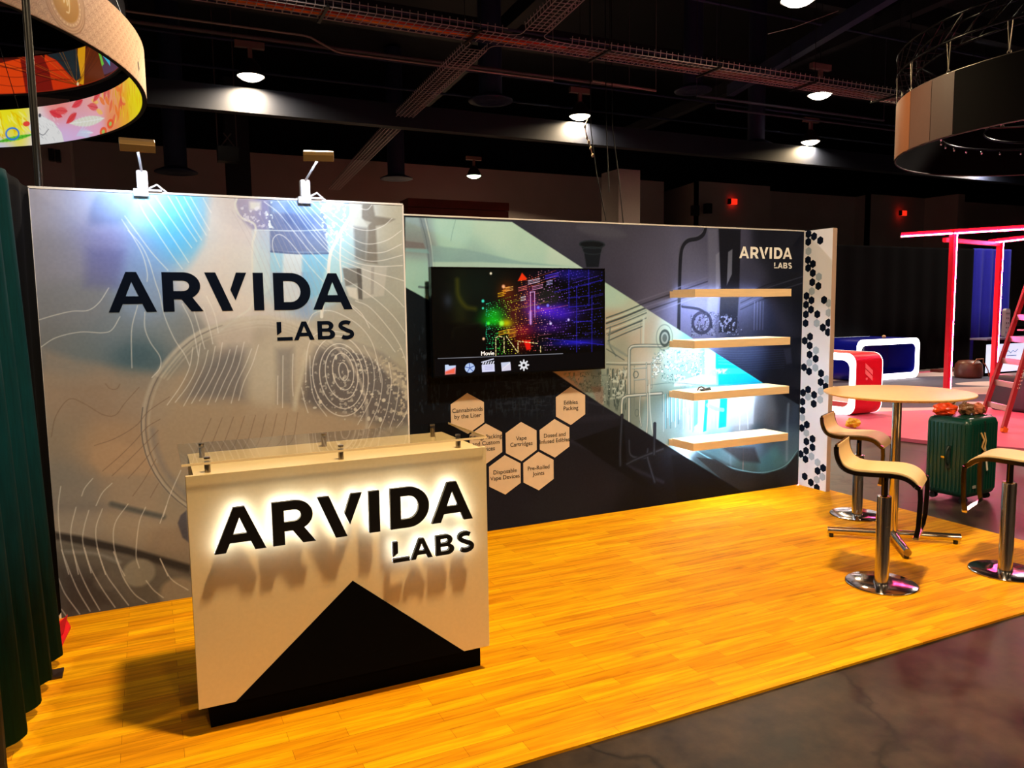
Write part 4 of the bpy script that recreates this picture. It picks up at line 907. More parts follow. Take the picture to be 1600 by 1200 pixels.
# ================================================================== DISPLAY LIGHTS on the flask wall
WHT = mat('white_painted_metal', (168,170,178), 0.4, noise=0.02)
BRZ = mat('bronze_lamp_housing', (150,120,78), 0.3, 0.75, noise=0.04)
def display_light(x, tilt, roll, label, hx, hz):
    t = thing('display_light', label, 'lamp', (x, LY, LH+.01), 'arm lights on top of the flask wall')
    z0 = LH+.008
    MB().box(x-.05, x+.10, LY-.012, LY+.075, z0, z0+.012).box(x-.05, x+.03, LY-.016, LY-.012, z0-.03, z0+.012).build('clamp', WHT, t, bevel=.002)
    MB().box(x-.030, x+.030, LY-.004, LY+.050, z0+.012, z0+.12).build('driver_box', WHT, t, bevel=.010)
    MB().tube([(x+.03, LY+.03, z0+.02), (x+.075, LY+.03, z0+.045), (x+.125, LY+.03, z0+.005), (x+.13, LY+.06, z0-.02)], .006).build('power_cord', WHT, t)
    hy = LY-.24
    MB().cyl((x, LY+.01, z0+.11), (hx, hy+.02, hz-.02), .0065, n=12).build('arm', WHT, t)
    # lamp head: a shallow trough, open towards the wall below
    M = Matrix.Translation((hx, hy, hz)) @ Matrix.Rotation(roll, 4, 'Z') @ Matrix.Rotation(tilt, 4, 'X')
    hb_ = MB(); prof = [(-.055,-.018),(-.040,.018),(-.012,.026),(.028,.020),(.050,-.018)]
    vs = []; n = len(prof)
    for sx in (-.088, .088):
        vs += [M @ Vector((sx, a, b)) for a, b in prof]
    hb_.add(vs, [tuple(range(n))[::-1], tuple(range(n, 2*n))] + [(i, (i+1) % n, n+(i+1) % n, n+i) for i in range(n)])
    h = hb_.build('lamp_head', BRZ, t, bevel=.002)
    fb_ = MB(); fb_.add([M @ Vector(p) for p in ((-.08,-.045,-.0195),(.08,-.045,-.0195),(.08,.042,-.0195),(-.08,.042,-.0195))], [(0,1,2,3)])
    fb_.build('diffuser', emat('display_lamp_face', (225,238,255), 12.0), h)
    ld = bpy.data.lights.new('display_lamp_light', 'AREA'); ld.shape = 'RECTANGLE'; ld.size = .16; ld.size_y = .07
    ld.energy = DISPLAY_W; ld.color = (.78, .88, 1.0); ld.spread = math.radians(150)
    lo = bpy.data.objects.new('display_lamp_light', ld); COL.objects.link(lo)
    lo.matrix_world = M @ Matrix.Translation((0, 0, -.022)) ; attach_light(lo, t)
def attach_light(o, t):
    mw_ = o.matrix_world.copy(); o.parent = t; o.matrix_parent_inverse = parent_matrix(t).inverted(); o.matrix_basis = mw_
display_light(-5.60, math.radians(38), math.radians(2), 'bronze-headed display light clamped on the wall top, the left one of two', -5.615, 2.665)
display_light(-4.675, math.radians(30), math.radians(-14), 'bronze-headed display light clamped on the wall top, right one nearer the corner', -4.635, 2.675)

# ================================================================== STOOLS AND TABLE
SEATC = mat('cream_leather', (240,205,150), 0.5, noise=0.03, nscale=30)
DCHR = mat('dark_chrome', (74,68,64), 0.14, 1.0, noise=0.04)
def seat_profile(n=1):
    P = [(-.252,.150),(-.250,.110),(-.238,.065),(-.215,.028),(-.175,.006),(-.12,-.002),(-.04,.0),(.05,.004),(.11,.0),(.155,-.016),(.188,-.045),(.205,-.085)]
    return [tuple(q) for q in smoothpts(P, 4)]
def make_stool(loc, rz, H, label, group=None):
    t = thing('bar_stool', label, 'bar stool', loc, group, rz)
    def put(mb, name, m, par=t, **k):
        me_o = mb.build(name, m, None, **k)
        me_o.parent = par
        return me_o
    pr = seat_profile(); zs = H
    # seat: thin curved pad
    up = []; lo = []
    for i, p in enumerate(pr):
        a = pr[max(i-1,0)]; b = pr[min(i+1,len(pr)-1)]; dx, dz = b[0]-a[0], b[1]-a[1]; L_ = math.hypot(dx,dz)
        nx, nz = -dz/L_, dx/L_
        up.append((p[0]+nx*.010, p[1]+nz*.010)); lo.append((p[0]-nx*.006, p[1]-nz*.006))
    mb = MB(); mb.prism(up + lo[::-1], [], lambda a, b, d: (a, d, zs+b), -.168, .168)
    put(mb, 'seat', SEATC, bevel=.004)
    # flat bar loop: both sides, front leg and foot bar
    mb = MB()
    for sy in (-1, 1):
        path = [(x, z-.012) for x, z in pr[:-4]] + [(.212,-.07),(.216,-.13),(.210,-.3),(.200,-.36)]
        for (a, b) in zip(path[:-1], path[1:]):
            ext = .003
            mb.bar((a[0], sy*.178, zs+a[1]), (b[0], sy*.178, zs+b[1]), .020, .026, up=(-(b[1]-a[1]), 0, b[0]-a[0]))
    mb.bar((-.252,-.188,zs+.140), (-.252,.188,zs+.140), .012, .026)
    put(mb, 'side_frame', DCHR)
    mb = MB(); mb.bar((.200,-.188,zs-.365), (.200,.188,zs-.365), .030, .014); put(mb, 'footrest', CHR)
    mb = MB(); mb.box(-.09, .09, -.07, .07, zs-.030, zs-.010); put(mb, 'mounting_plate', DCHR)
    mb = MB(); mb.cyl((0,0,zs-.20), (0,0,zs-.03), .019); put(mb, 'gas_piston', DCHR)
    mb = MB(); mb.bar((0,.0,zs-.045), (.02,-.13,zs-.060), .008, .008); put(mb, 'lift_lever', DCHR)
    mb = MB(); mb.lathe([(.0,zs-.175),(.040,zs-.175),(.0415,zs-.18),(.0415,.03),(.044,.022),(.044,.012)], n=32); put(mb, 'column_sleeve', CHR)
    mb = MB(); mb.lathe([(0,.0),(.205,.0),(.210,.003),(.210,.007),(.204,.010),(.06,.012),(0,.012)], n=64); put(mb, 'base_disc', mat('brushed_base_disc', (170,165,170), 0.12, 1.0, noise=0.03))
    return t
make_stool((-1.567,-2.19,0), -1.042, .735, 'cream bar stool in front of the round table, nearest the camera', 'bar stools')
make_stool((-.682,-2.407,0), 1.898, .765, 'cream bar stool cut off by the right edge of the picture', 'bar stools')
make_stool((-.40,-1.02,0), -1.088, .68, 'cream bar stool behind the round table, beside the hexagon wall', 'bar stools')

tb = thing('bar_table', 'round cream bar table on a chrome post with a four-armed foot', 'table', (-.74, -1.62, 0))
TOPM = mat('pale_maple_top', (236,196,140), 0.4, noise=0.05, nscale=6, stretch=(1,6,1))
MB().lathe([(0,1.078),(.45,1.078),(.495,1.090),(.500,1.097),(.497,1.103),(0,1.104)], (-.74,-1.62,0), 96, False).build('table_top', TOPM, tb)
MB().cyl((-.74,-1.62,.06), (-.74,-1.62,1.05), .032).lathe([(0,1.05),(.12,1.05),(.12,1.076),(0,1.076)], (-.74,-1.62,0)).build('column', CHR, tb)
for k in range(4):
    a = math.radians(140+90*k); d = Vector((math.cos(a), math.sin(a), 0)); c0 = Vector((-.74,-1.62,.05))
    arm_ = MB().cyl(c0+d*.02, c0+d*.45, .030, .026, n=20).build('base_arm', CHR, tb)
    MB().cyl(c0+d*.42+Vector((0,0,-.05)), c0+d*.42+Vector((0,0,-.025)), .016, n=12).build('levelling_foot', BLK, arm_)

# ================================================================== LUGGAGE AND BITS
sc0 = Vector((.60,-1.22,0)); dxa = Vector((.0,.0,0))
st = thing('suitcase', 'large ribbed dark green hard-shell suitcase on wheels', 'suitcase', (.86,-1.02,0))
GRN = mat('green_polycarbonate', (6,58,48), 0.3, noise=0.06, nscale=8)
# box corners on the floor: near corner N, left corner Lc, right corner Rc
Nn = Vector((.645,-1.255,0)); Lc = Vector((.615,-.87,0)); e1 = (Lc-Nn).normalized(); e2 = Vector((-e1.y*-1, -e1.x*-1, 0)); e2 = Vector((-e1.y, e1.x, 0)) * -1
W1, W2, z0, z1 = .385, .47, .055, .745
def sp(u, v, z): p = Nn + e1*u + e2*v; return (p.x, p.y, z)
def rrect(w, h, r, n=6):
    P = []
    for cx_, cy_, a0 in ((w-r, r, -90), (w-r, h-r, 0), (r, h-r, 90), (r, r, 180)):
        P += arc(cx_, cy_, r, r, a0, a0+90, n)
    return P
sh = MB(); RR = rrect(W1, W2, .05)
levels = [(z0, .03), (z0+.012, .012), (z0+.04, 0), (z1-.05, 0), (z1-.018, .010), (z1-.004, .03), (z1, .05)]
vs = []; n = len(RR)
for z, ins in levels:
    for (a, b) in RR:
        vs.append(sp(W1/2+(a-W1/2)*(1-2*ins/W1), W2/2+(b-W2/2)*(1-2*ins/W2), z))
fs = [(i*n+k, i*n+(k+1) % n, (i+1)*n+(k+1) % n, (i+1)*n+k) for i in range(len(levels)-1) for k in range(n)]
sh.add(vs, fs, True); sh.add(vs[-n:], [tuple(range(n))]); sh.add(vs[:n], [tuple(range(n))[::-1]])
for k in range(10):                                   # ribs on the shell
    u = .04+.034*k; 
    sh.bar(sp(u, -.002, z0+.05), sp(u, -.002, z1-.05), .016, .010, up=tuple(e2)); sh.bar(sp(u, W2+.002, z0+.05), sp(u, W2+.002, z1-.05), .016, .010, up=tuple(e2))
    if k < 10:
        v = .05+.041*k; sh.bar(sp(-.002, v, z0+.05), sp(-.002, v, z1-.05), .016, .010, up=tuple(e1))
    if k < 10:
        v = .04+.043*k; sh.bar(sp(.05, v, z1+.001), sp(W1-.05, v, z1+.001), .018, .006)
sh.build('shell', GRN, st)
zp = MB(); 
for z_ in (0,): zp.bar(sp(-.006, W2*.48, z0+.03), sp(-.006, W2*.48, z1-.03), .012, .010, up=tuple(e1))
zp.build('zip_seam', mat('dark_green_zip', (3,30,26), 0.6), st)
MB().bar(sp(W1*.42, -.010, .30), sp(W1*.42, -.010, .50), .040, .016, up=tuple(e2)).tube([sp(W1*.42, -.014, .33), sp(W1*.42, -.045, .36), sp(W1*.42, -.045, .46), sp(W1*.42, -.014, .49)], .009).build('side_handle', mat('green_black_plastic', (5,36,32), 0.4), st)
MB().bar(sp(W1*.58, -.012, .395), sp(W1*.50, -.012, .395), .018, .018).build('lock', CHR, st)
MB().bar(sp(-.010, W2*.2, .14), sp(-.010, W2*.2, .165), .045, .006, up=tuple(e1)).build('name_plate', mat('silver_plate', (200,196,190), 0.3, .5), st)
for (u, v) in ((.06,.06), (W1-.06,.06), (.06,W2-.06), (W1-.06,W2-.06)):
    p = Vector(sp(u, v, .028)); w_ = MB().cyl(p-Vector(e2)*.022, p-Vector(e2)*.006, .028).cyl(p+Vector(e2)*.006, p+Vector(e2)*.022, .028).cyl(p+Vector((0,0,.01)), p+Vector((0,0,.05)), .012)
    w_.build('wheel', BLK, st)
tg = thing('luggage_tag', 'paper tag and strap dangling on the side of the green suitcase', 'tag', sp(-.01, .20, .55))
MB().tube([sp(-.012,.16,.62), sp(-.03,.18,.56), sp(-.03,.15,.50), sp(-.03,.20,.46), sp(-.025,.17,.42)], .008).tube([sp(-.02,.20,.62), sp(-.03,.21,.55), sp(-.03,.19,.47)], .006).build('strap', mat('tan_strap', (200,160,100), 0.6), tg)
MB().bar(sp(-.02,.215,.50), sp(-.02,.27,.28), .022, .003, up=tuple(e1)).build('paper_label', mat('white_paper', (236,226,216), 0.7), tg)

def crumple(name, label, cat, c, rx, ry, rz, seed, rgb, rough=.25, flat=0.0, metal=0, group=None):
    rng = random.Random(seed); mb = MB(); nu, nv = 22, 14; vs = []
    ph = [rng.uniform(0, 6.28) for _ in range(8)]
    for j in range(nv+1):
        th = PI*j/nv
        for i in range(nu):
            a = 2*PI*i/nu
            r = 1+.13*math.sin(3*a+ph[0]+2*th)+.10*math.sin(5*a+ph[1]-3*th)+.08*math.sin(7*th+ph[2]+2*a)+rng.uniform(-.07,.07)
            vs.append((c[0]+rx*r*math.sin(th)*math.cos(a), c[1]+ry*r*math.sin(th)*math.sin(a), c[2]+rz*(max(-.92, r*math.cos(th)))))
    fs = [(j*nu+i, (j+1)*nu+i, (j+1)*nu+(i+1) % nu, j*nu+(i+1) % nu) for j in range(nv) for i in range(nu)]
    mb.add(vs, fs, False)
    o = mb.build(name, mat(name+'_foil', rgb, rough, metal, noise=.35, nscale=18), None)
    return tag(o, label, cat, group)
top_ = lambda u, v, z: (sp(u, v, z))
crumple('snack_bag', 'crumpled orange and red foil snack bag on the left of the green suitcase top', 'bag', top_(.27,.08,.80), .10, .085, .055, 3, (232,70,20), .25)
crumple('snack_packet', 'brown striped packet leaning among the bags on the suitcase', 'packet', top_(.17,.24,.80), .065, .055, .055, 4, (120,80,52), .35)
crumple('treat_bag', 'pinkish orange paper bag at the right end of the suitcase top', 'bag', top_(.14,.37,.795), .065, .06, .05, 6, (200,110,80), .4)
pb = thing('takeaway_cup', 'white paper cup tipped with brown contents behind the orange bag', 'cup', top_(.36,.22,.76))
p0 = Vector(top_(.37,.33,.80)); p1 = Vector(top_(.31,.22,.87))
MB().cyl(p0, p1, .045, .058, n=28).build('cup', mat('white_cup_paper', (236,222,208), .6), pb)
MB().cyl(p1, p1+(p1-p0)*.12, .056, .048, n=28).build('brown_filling', mat('brown_filling', (110,60,30), .5, noise=.3), pb)

# stepladder
ld_ = thing('step_ladder', 'red fibreglass stepladder with aluminium rungs and orange feet', 'ladder', (4.55,.95,0))
FIB = mat('red_fibreglass', (176,44,56), 0.45, noise=.05)
ALU = mat('aluminium', (200,190,185), 0.35, .8, noise=.04)
R0 = Vector((4.39,.75,.036)); L0 = Vector((4.68,1.25,.036)); lean = (Vector((4.755,.75,.888))-R0).normalized(); Ht = 2.55/lean.z
wdir = (L0-R0).normalized()
R1 = R0+lean*Ht+wdir*.10; L1 = L0+lean*Ht-wdir*.10
for nm, a, b in (('rail', R0, R1), ('rail', L0, L1)):
    rl = MB().bar(a+Vector((0,0,.05)), b, .030, .085, up=(1,0,0)).build('rail', FIB, ld_)
    MB().bar(a, a+lean*.07, .040, .10, up=(1,0,0)).build('foot', mat('orange_rubber', (255,110,10), .6), rl)
for k in range(1, 9):
    s_ = Ht*k/8.6; a = R0+lean*s_+wdir*.10*s_/Ht; b = L0+lean*s_-wdir*.10*s_/Ht
    MB().bar(a, b, .075, .030, up=(1,0,0)).build('rung', ALU, ld_)
for a, b in ((R1, R0+Vector((1.5,0,0))), (L1, L0+Vector((1.5,0,0)))):
    MB().bar(a-lean*.05, b, .03, .05, up=(1,0,0)).build('rear_leg', FIB, ld_)
MB().bar(R0+Vector((1.35,0,.25)), L0+Vector((1.35,0,.25)), .03, .02).bar(R0+Vector((.75,0,1.3)), L0+Vector((.75,0,1.3)), .03, .02).build('rear_brace', ALU, ld_)
pl_ = MB()
for i in range(8):
    for j in range(2):
        c_ = R0+lean*(.62+.05*i)+Vector((0,-.017,0)); pl_.bar(c_+Vector((.012*(2*j-1)*1.6,0,0)), c_+Vector((.012*(2*j-1)*1.6,-.003,0)), .016, .016)
pl_.build('hole_pattern', mat('white_dots', (240,220,215), .5), ld_)
MB().box(R1.x-.12, R1.x+.16, min(R1.y,L1.y)-.05, max(R1.y,L1.y)+.05, R1.z-.02, R1.z+.03).build('top_cap', mat('yellow_cap', (240,180,20), .5), ld_)

# ================================================================== NEIGHBOUR BOOTH ON THE RIGHT
pf = thing('booth_carpet', 'pink and cream carpet of the neighbouring booth with dark curved inlays', 'carpet', (6, 3, 0))
CREAMC = mat('cream_carpet', (200,178,176), .7, noise=.05)
CARP = mat('pink_booth_carpet', (204,96,126), 0.6, noise=0.05, nscale=4, spec=.3)  # the pink of the front zone is in the carpet colour itself
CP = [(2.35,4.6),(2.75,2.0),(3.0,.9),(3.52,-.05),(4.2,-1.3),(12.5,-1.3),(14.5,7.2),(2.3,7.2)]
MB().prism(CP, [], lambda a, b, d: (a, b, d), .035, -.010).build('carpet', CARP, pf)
SL = mat('slate_carpet', (70,66,88), 0.7, noise=.1)
def inlay(pts, m=SL, z=.0372):
    mb = MB(); mb.prism(pts, [], lambda a, b, d: (a, b, d), z, z-.0012); mb.build('inlay', m, pf)
def ellp(cx_, cy_, a, b, ang, n=48): return [(cx_+a*math.cos(2*PI*k/n)*math.cos(ang)-b*math.sin(2*PI*k/n)*math.sin(ang), cy_+a*math.cos(2*PI*k/n)*math.sin(ang)+b*math.sin(2*PI*k/n)*math.cos(ang)) for k in range(n)]
inlay([(3.973,2.902),(4.406,2.974),(4.982,2.796),(5.774,2.49),(6.647,2.227)] + [(14.3,6.9),(2.5,6.9),(2.6,4.0)], CREAMC, .0362)
inlay(ellp(5.9,3.2,.95,.42,-.35)); inlay(ellp(7.6,3.2,1.6,.55,-.5)); inlay(ellp(9.6,5.4,2.6,1.1,-.3)); inlay([(2.45,4.6),(2.75,3.4),(3.8,3.9),(4.6,4.7),(5.0,6.0),(2.6,6.4)]); inlay(ellp(6.1,5.4,.6,1.0,.2))
inlay(ellp(10.6,4.3,1.3,.5,-.4), CREAMC, .0385)
inlay(ellp(4.2,3.4,.7,.18,-.2), mat('rose_carpet', (200,70,90), .7), .0382)

NEON_R = mat('red_lacquer', (215,20,50), 0.35, noise=.03)
NEON = emat('pink_neon', (255,70,130), 240.0)
nf = thing('neon_portal', 'tall red portal frame edged with glowing pink light tubes', 'light frame', (5.6, 2.0, 0))
def post(x, y, h=2.76):
    p = MB().box(x-.035, x+.035, y-.035, y+.035, .036, h).build('post', NEON_R, nf)
    MB().bar((x+.040, y-.030, .05), (x+.040, y-.030, h-.03), .013, .016).build('light_tube', NEON, p)
post(5.10, 2.05); post(6.99, 2.55)
def beam(a, b, w=.07, h=.07, side=1):
    a = Vector(a); b = Vector(b)
    p = MB().bar(a, b, w, h).build('beam', NEON_R, nf)
    d = (b-a).normalized(); r = d.cross(Vector((0,0,1))).normalized()
    MB().bar(a-r*side*(w/2+.006)-Vector((0,0,h*.35)), b-r*side*(w/2+.006)-Vector((0,0,h*.35)), .013, .016).build('light_tube', NEON, p)
beam((4.78,2.66,2.76), (5.95,.50,2.76), side=-1)
beam((7.05,2.75,2.72), (6.35,.50,2.72), side=-1)
MB().bar((5.12,2.2,2.66), (6.96,2.55,2.66), .05, .06).build('cross_beam', mat('red_beam', (235,40,40), .4), nf)

# loop-shaped counters
def loop_counter(name, label, plane, x0, x1, y0, y1, z0, z1, th, m_body, m_glow, emblem=None):
    t = thing(name, label, 'counter', ((x0+x1)/2, (y0+y1)/2, z0))
    if plane == 'xz': W_ = x1-x0
    else: W_ = y1-y0
    Hh = z1-z0; r = .16
    out = rrect(W_, Hh, r, 8); inn = [(a*(W_-2*th)/W_+th, b*(Hh-2*th)/Hh+th) for a, b in rrect(W_, Hh, r, 8)]
    if plane == 'xz': f = lambda a, b, d: (x0+a, d, z0+b); d0, d1 = y0, y1
    else: f = lambda a, b, d: (d, y1-a, z0+b); d0, d1 = x0, x1
    MB().prism(out, [inn], f, d0+.006, d1-.006).build('shell', m_body, t)
    MB().prism([(a, b) for a, b in out], [[((a-W_/2)*.99+W_/2, (b-Hh/2)*.98+Hh/2) for a, b in inn]], f, d0-.006, d0+.006).build('light_edge', m_glow, t)
    MB().prism(out, [inn], f, d1-.006, d1+.006).build('light_edge', m_glow, t)
    return t
WGLOW = emat('white_edge_light', (255,250,245), 5.0)
rc = loop_counter('loop_counter', 'red loop-shaped counter with glowing white edge and pink slash emblem', 'yz', 3.94, 4.52, 2.70, 4.05, .045, .985, .10, NEON_R, WGLOW)
em = MB()
for pts in ([(4.14,.835),(4.30,.72),(4.30,.65),(4.14,.765)], [(4.14,.745),(4.30,.63),(4.30,.56),(4.14,.675)]): em.prism(pts, [], lambda a, b, d: (a, d, b), 2.693, 2.698)
em.cyl((4.175,2.698,.595), (4.175,2.693,.595), .020)
em.build('slash_emblem', mat('pink_vinyl', (255,150,165), .5), rc)
BLU = mat('blue_lacquer', (10,20,150), 0.3, noise=.05)
bc = loop_counter('loop_counter', 'blue loop-shaped counter with glowing white edge before the black drapes', 'xz', 8.10, 10.10, 6.2, 7.4, .045, .945, .12, BLU, WGLOW)
MB().box(8.22, 9.98, 6.9, 6.92, .17, .82).build('tinted_panel', mat('smoked_blue_panel', (6,10,110), .08, noise=.1), bc)
tag(MB().lathe([(0,0),(.035,0),(.045,.03),(.03,.06),(0,.07)], (9.3,6.5,.946)).build('dried_flower', mat('dried_petals', (190,160,120), .8, noise=.4)), 'small dried flower ball on top of the blue counter', 'ornament')
crumple('yellow_packet', 'yellow crumpled packet on the pink floor under the far stool', 'packet', (3.06,1.98,.10), .10,.08,.06, 8, (250,190,30), .4)

DRP = mat('black_drape', (5,5,6), 0.95, noise=.2, nscale=2, spec=.05)
def drape(name, label, a, b, z0, z1, m, amp=.05, wl=.30, cat='drape', lean=0.0, seed=1):
    rng = random.Random(seed); a = Vector((*a, 0)); b = Vector((*b, 0)); L_ = (b-a).length; d = (b-a)/L_; nrm = Vector((-d.y, d.x, 0))
    n = max(8, int(L_/wl*10)); vs = []; ph = 0
    top = []; 
    for i in range(n+1):
        s_ = L_*i/n; ph += 2*PI/10*rng.uniform(.75, 1.25)
        w_ = math.sin(ph)*amp
        for j, z in enumerate((z0, z0+(z1-z0)*.5, z1-.05, z1)):
            k = (1.0, .85, .6, .45)[j]
            p = a + d*s_ + nrm*(w_*k+amp)
            vs.append((p.x+lean*(z-z0)/(z1-z0), p.y, z+(rng.uniform(0,.006) if j == 0 else 0)))
    m4 = 4
    fs = [(i*m4+j, (i+1)*m4+j, (i+1)*m4+j+1, i*m4+j+1) for i in range(n) for j in range(3)]
    mb = MB(); mb.add(vs, fs, True)
    o = mb.build(name, m); so = o.modifiers.new('thickness', 'SOLIDIFY'); so.thickness = .008
    return tag(o, label, cat)
drape('pipe_drape', 'long black drape wall behind the blue loop counter', (5.6,7.6), (14.0,7.6), .02, 3.10, DRP, amp=.02, wl=.6)
drape('pipe_drape', 'tall deep blue drape lit purple at the bottom, right of the black drapes', (14.05,7.6), (15.6,7.6), .02, 3.12, mat('blue_drape', (10,18,160), .8, noise=.1), wl=.4)
upl = thing('uplighter', 'small floor uplighter washing the blue drape', 'lamp', (14.6,7.1,.04))
MB().lathe([(0,0),(.09,0),(.10,.02),(.08,.14),(0,.14)], (14.6,7.1,.04)).build('body', BLK, upl)
MB().lathe([(0,0),(.07,0),(.07,.004),(0,.004)], (14.6,7.1,.181)).build('lens', emat('purple_lens', (120,60,255), 6), upl)
uld = bpy.data.lights.new('uplighter_light', 'SPOT'); uld.energy = 2200; uld.color = (.35,.10,1.0); uld.spot_size = math.radians(110); uld.shadow_soft_size = .06
ulo = bpy.data.objects.new('uplighter_light', uld); COL.objects.link(ulo); ulo.location = (14.6,7.1,.20); ulo.rotation_euler = (math.radians(180-18), 0, 0); attach_light(ulo, upl)

# things beyond the ladder
dk_ = thing('demo_desk', 'black demo desk with a lit white poster on its front', 'desk', (12.5,5.8,.04))
MB().box(11.45, 14.4, 5.55, 5.85, .04, .86).build('desk_body', BLACKL, dk_)
MB().box(11.40, 14.6, 5.50, 5.90, .86, .90).build('desk_top', mat('grey_desk_top', (120,120,150), .3), dk_)
MB().box(11.46, 12.85, 5.535, 5.549, .12, .76).build('lit_poster', emat('poster_light', (205,225,250), .95), dk_)
MB().tube([(12.15,5.532,.55),(12.25,5.532,.60),(12.33,5.532,.54),(12.42,5.532,.60),(12.5,5.532,.56),(12.6,5.532,.62)], .008, n=4).tube([(12.2,5.532,.48),(12.55,5.532,.48)], .008, n=4).build('poster_text', mat('blue_ink', (30,70,170), .5), dk_)
cs = tag(MB().box(6.35, 7.6, 1.45, 2.2, .037, .60).build('equipment_case', mat('navy_black_case', (10,12,24), .4, noise=.1), bevel=.06, segs=4), 'big navy-black case standing behind the ladder', 'case')
pt = thing('power_tower', 'white upright power strip tower on the demo desk', 'power strip', (12.2,5.8,.90))
MB().prism(rrect(.17,.66,.06), [], lambda a, b, d: (12.28+a, d, .90+b), 5.66, 5.74).build('housing', WHT, pt)
sk = MB()
for k in range(5): sk.box(12.32,12.335,5.654,5.66,.99+.11*k,1.03+.11*k).box(12.39,12.405,5.654,5.66,.99+.11*k,1.03+.11*k)
sk.build('sockets', BLK, pt)
dl = thing('desk_lamp', 'small white-shaded lamp beside the power strip tower', 'lamp', (12.10,5.9,.90))
MB().cyl((12.12,5.75,.90), (12.12,5.75,1.50), .012).build('stem', BLK, dl)
MB().lathe([(.075,1.50),(.045,1.66),(.0,1.665)], (12.12,5.75,0)).build('lamp_shade', mat('pale_shade', (235,215,210), .6), dl)
hbg = thing('travel_bag', 'brown leather travel bag left on the floor by the black drapes', 'bag', (10.9,5.6,.04))
MB().lathe([(0,0),(.26,0),(.29,.06),(.27,.30),(.20,.38),(0,.40)], (10.95,5.60,.04), 24).build('bag_body', mat('brown_leather', (84,42,30), .4, noise=.35, nscale=6), hbg)
MB().tube([(10.76,5.38,.36),(10.82,5.34,.47),(11.05,5.34,.47),(11.12,5.38,.36)], .012).tube([(11.2,5.40,.36),(11.27,5.36,.2),(11.28,5.34,.05)], .012).build('handle', mat('tan_leather', (150,96,66), .4), hbg)
tag(MB().box(11.6, 12.3, 6.7, 7.0, .037, .10).build('wooden_tray', mat('brown_tray', (90,40,30), .4, noise=.2), bevel=.01), 'low brown tray on the carpet before the black drape', 'tray')

# green drape and black drape at the left
gd = drape('pipe_drape', 'dark green velvet drape hanging along the left edge of the booth', (-6.165,-1.05), (-6.24,-2.02), .055, 2.42, mat('green_velvet', (0,46,54), .85, noise=.25, nscale=14, stretch=(6,6,.5), spec=.1), amp=.035, wl=.26, seed=4, lean=-.065)
drape('pipe_drape', 'black drape filling the gap left of the flask wall', (-6.175,-.02), (-6.215,-.98), .03, 2.44, DRP, amp=.012, wl=.3, seed=9)
drape('pipe_drape', 'black side drape cut by the left edge of the picture', (-6.255,-2.05), (-6.27,-3.2), .03, 2.44, mat('green_black_drape', (3,14,13), .85, noise=.2), amp=.03, seed=2)
tag(MB().prism([(-6.175,-.50),(-6.14,-.43),(-6.10,-.60),(-6.12,-.84),(-6.18,-.90)], [], lambda a, b, d: (a, b, d), .012, .002).add([(-6.17,-.56,.012),(-6.12,-.50,.05),(-6.12,-.72,.035),(-6.16,-.80,.012)], [(0,1,2,3)]).build('red_cloth', mat('red_cloth', (230,20,30), .7, noise=.1)), 'scrap of red cloth on the floor by the flask wall corner', 'cloth')
bp_ = thing('drape_pole', 'tall black upright pole behind the left end of the flask wall', 'pole', (-6.19,.3,0))
MB().cyl((-6.19,.3,.02), (-6.18,.3,4.6), .022).build('upright', BLK, bp_)
MB().box(-6.39,-6.04,.12,.50,-.012,.004).build('base_plate', BLK, bp_)
tag(MB().box(-6.18,-6.085,-1.25,-1.15,0,.012).build('drape_base_plate', mat('brown_black_plate', (40,22,14), .5)), 'dark corner of a drape base plate poking out under the green velvet', 'base plate')

# ================================================================== HANGING RING SIGNS
def ring_sign(cx, cy, r, z0, z1, name, label, outer_m, inner_m, step=3, thick=.05):
    t = thing(name, label, 'hanging sign', (cx, cy, z0))
    mb = MB(); n = 144
    for rr, flip in ((r, 0), (r-thick, 1)):
        vs = []
        for k in range(n):
            a = 2*PI*k/n
            for z in (z0, z1): vs.append((cx+rr*math.cos(a), cy+rr*math.sin(a), z))
        fs = [(2*k, 2*((k+1) % n), 2*((k+1) % n)+1, 2*k+1) for k in range(n)]
        mb.cur = flip; mb.add(vs, fs, True)
    vs = []
    for k in range(n):
        a = 2*PI*k/n
        for rr in (r-thick, r):
            for z in (z0, z1): vs.append((cx+rr*math.cos(a), cy+rr*math.sin(a), z))
    mb.cur = 2
    mb.add(vs, [(4*k, 4*((k+1) % n), 4*((k+1) % n)+2, 4*k+2) for k in range(n)]+[(4*k+1, 4*((k+1) % n)+1, 4*((k+1) % n)+3, 4*k+3) for k in range(n)])
    mb.build('ring_shell', [outer_m, inner_m, BLK], t)
    return t
BEIGE = mat('beige_sign_fabric', (205,165,122), .7, noise=.02)
SBLK = mat('sign_black', (8,8,10), .7)
ra = ring_sign(-10.17, 5.89, 4.7, 4.47, 5.07, 'ring_sign', 'large hanging ring sign, beige scale pattern outside and bright jungle artwork inside, left corner', BEIGE, SBLK)
def arc_canvas(r, a0, a1, z0, z1, step, col):
    return Canvas(math.radians(a0)*r, math.radians(a1)*r, z0, z1, step, col)
def arc_build(cv, r, cx, cy, name, m, parent, gain=(1,1,1)):
    R_ = r
    return cv.build(name, lambda X, Z: (cx+R_*np.cos(X/cv.r0), cy+R_*np.sin(X/cv.r0), Z), m, parent, gain)
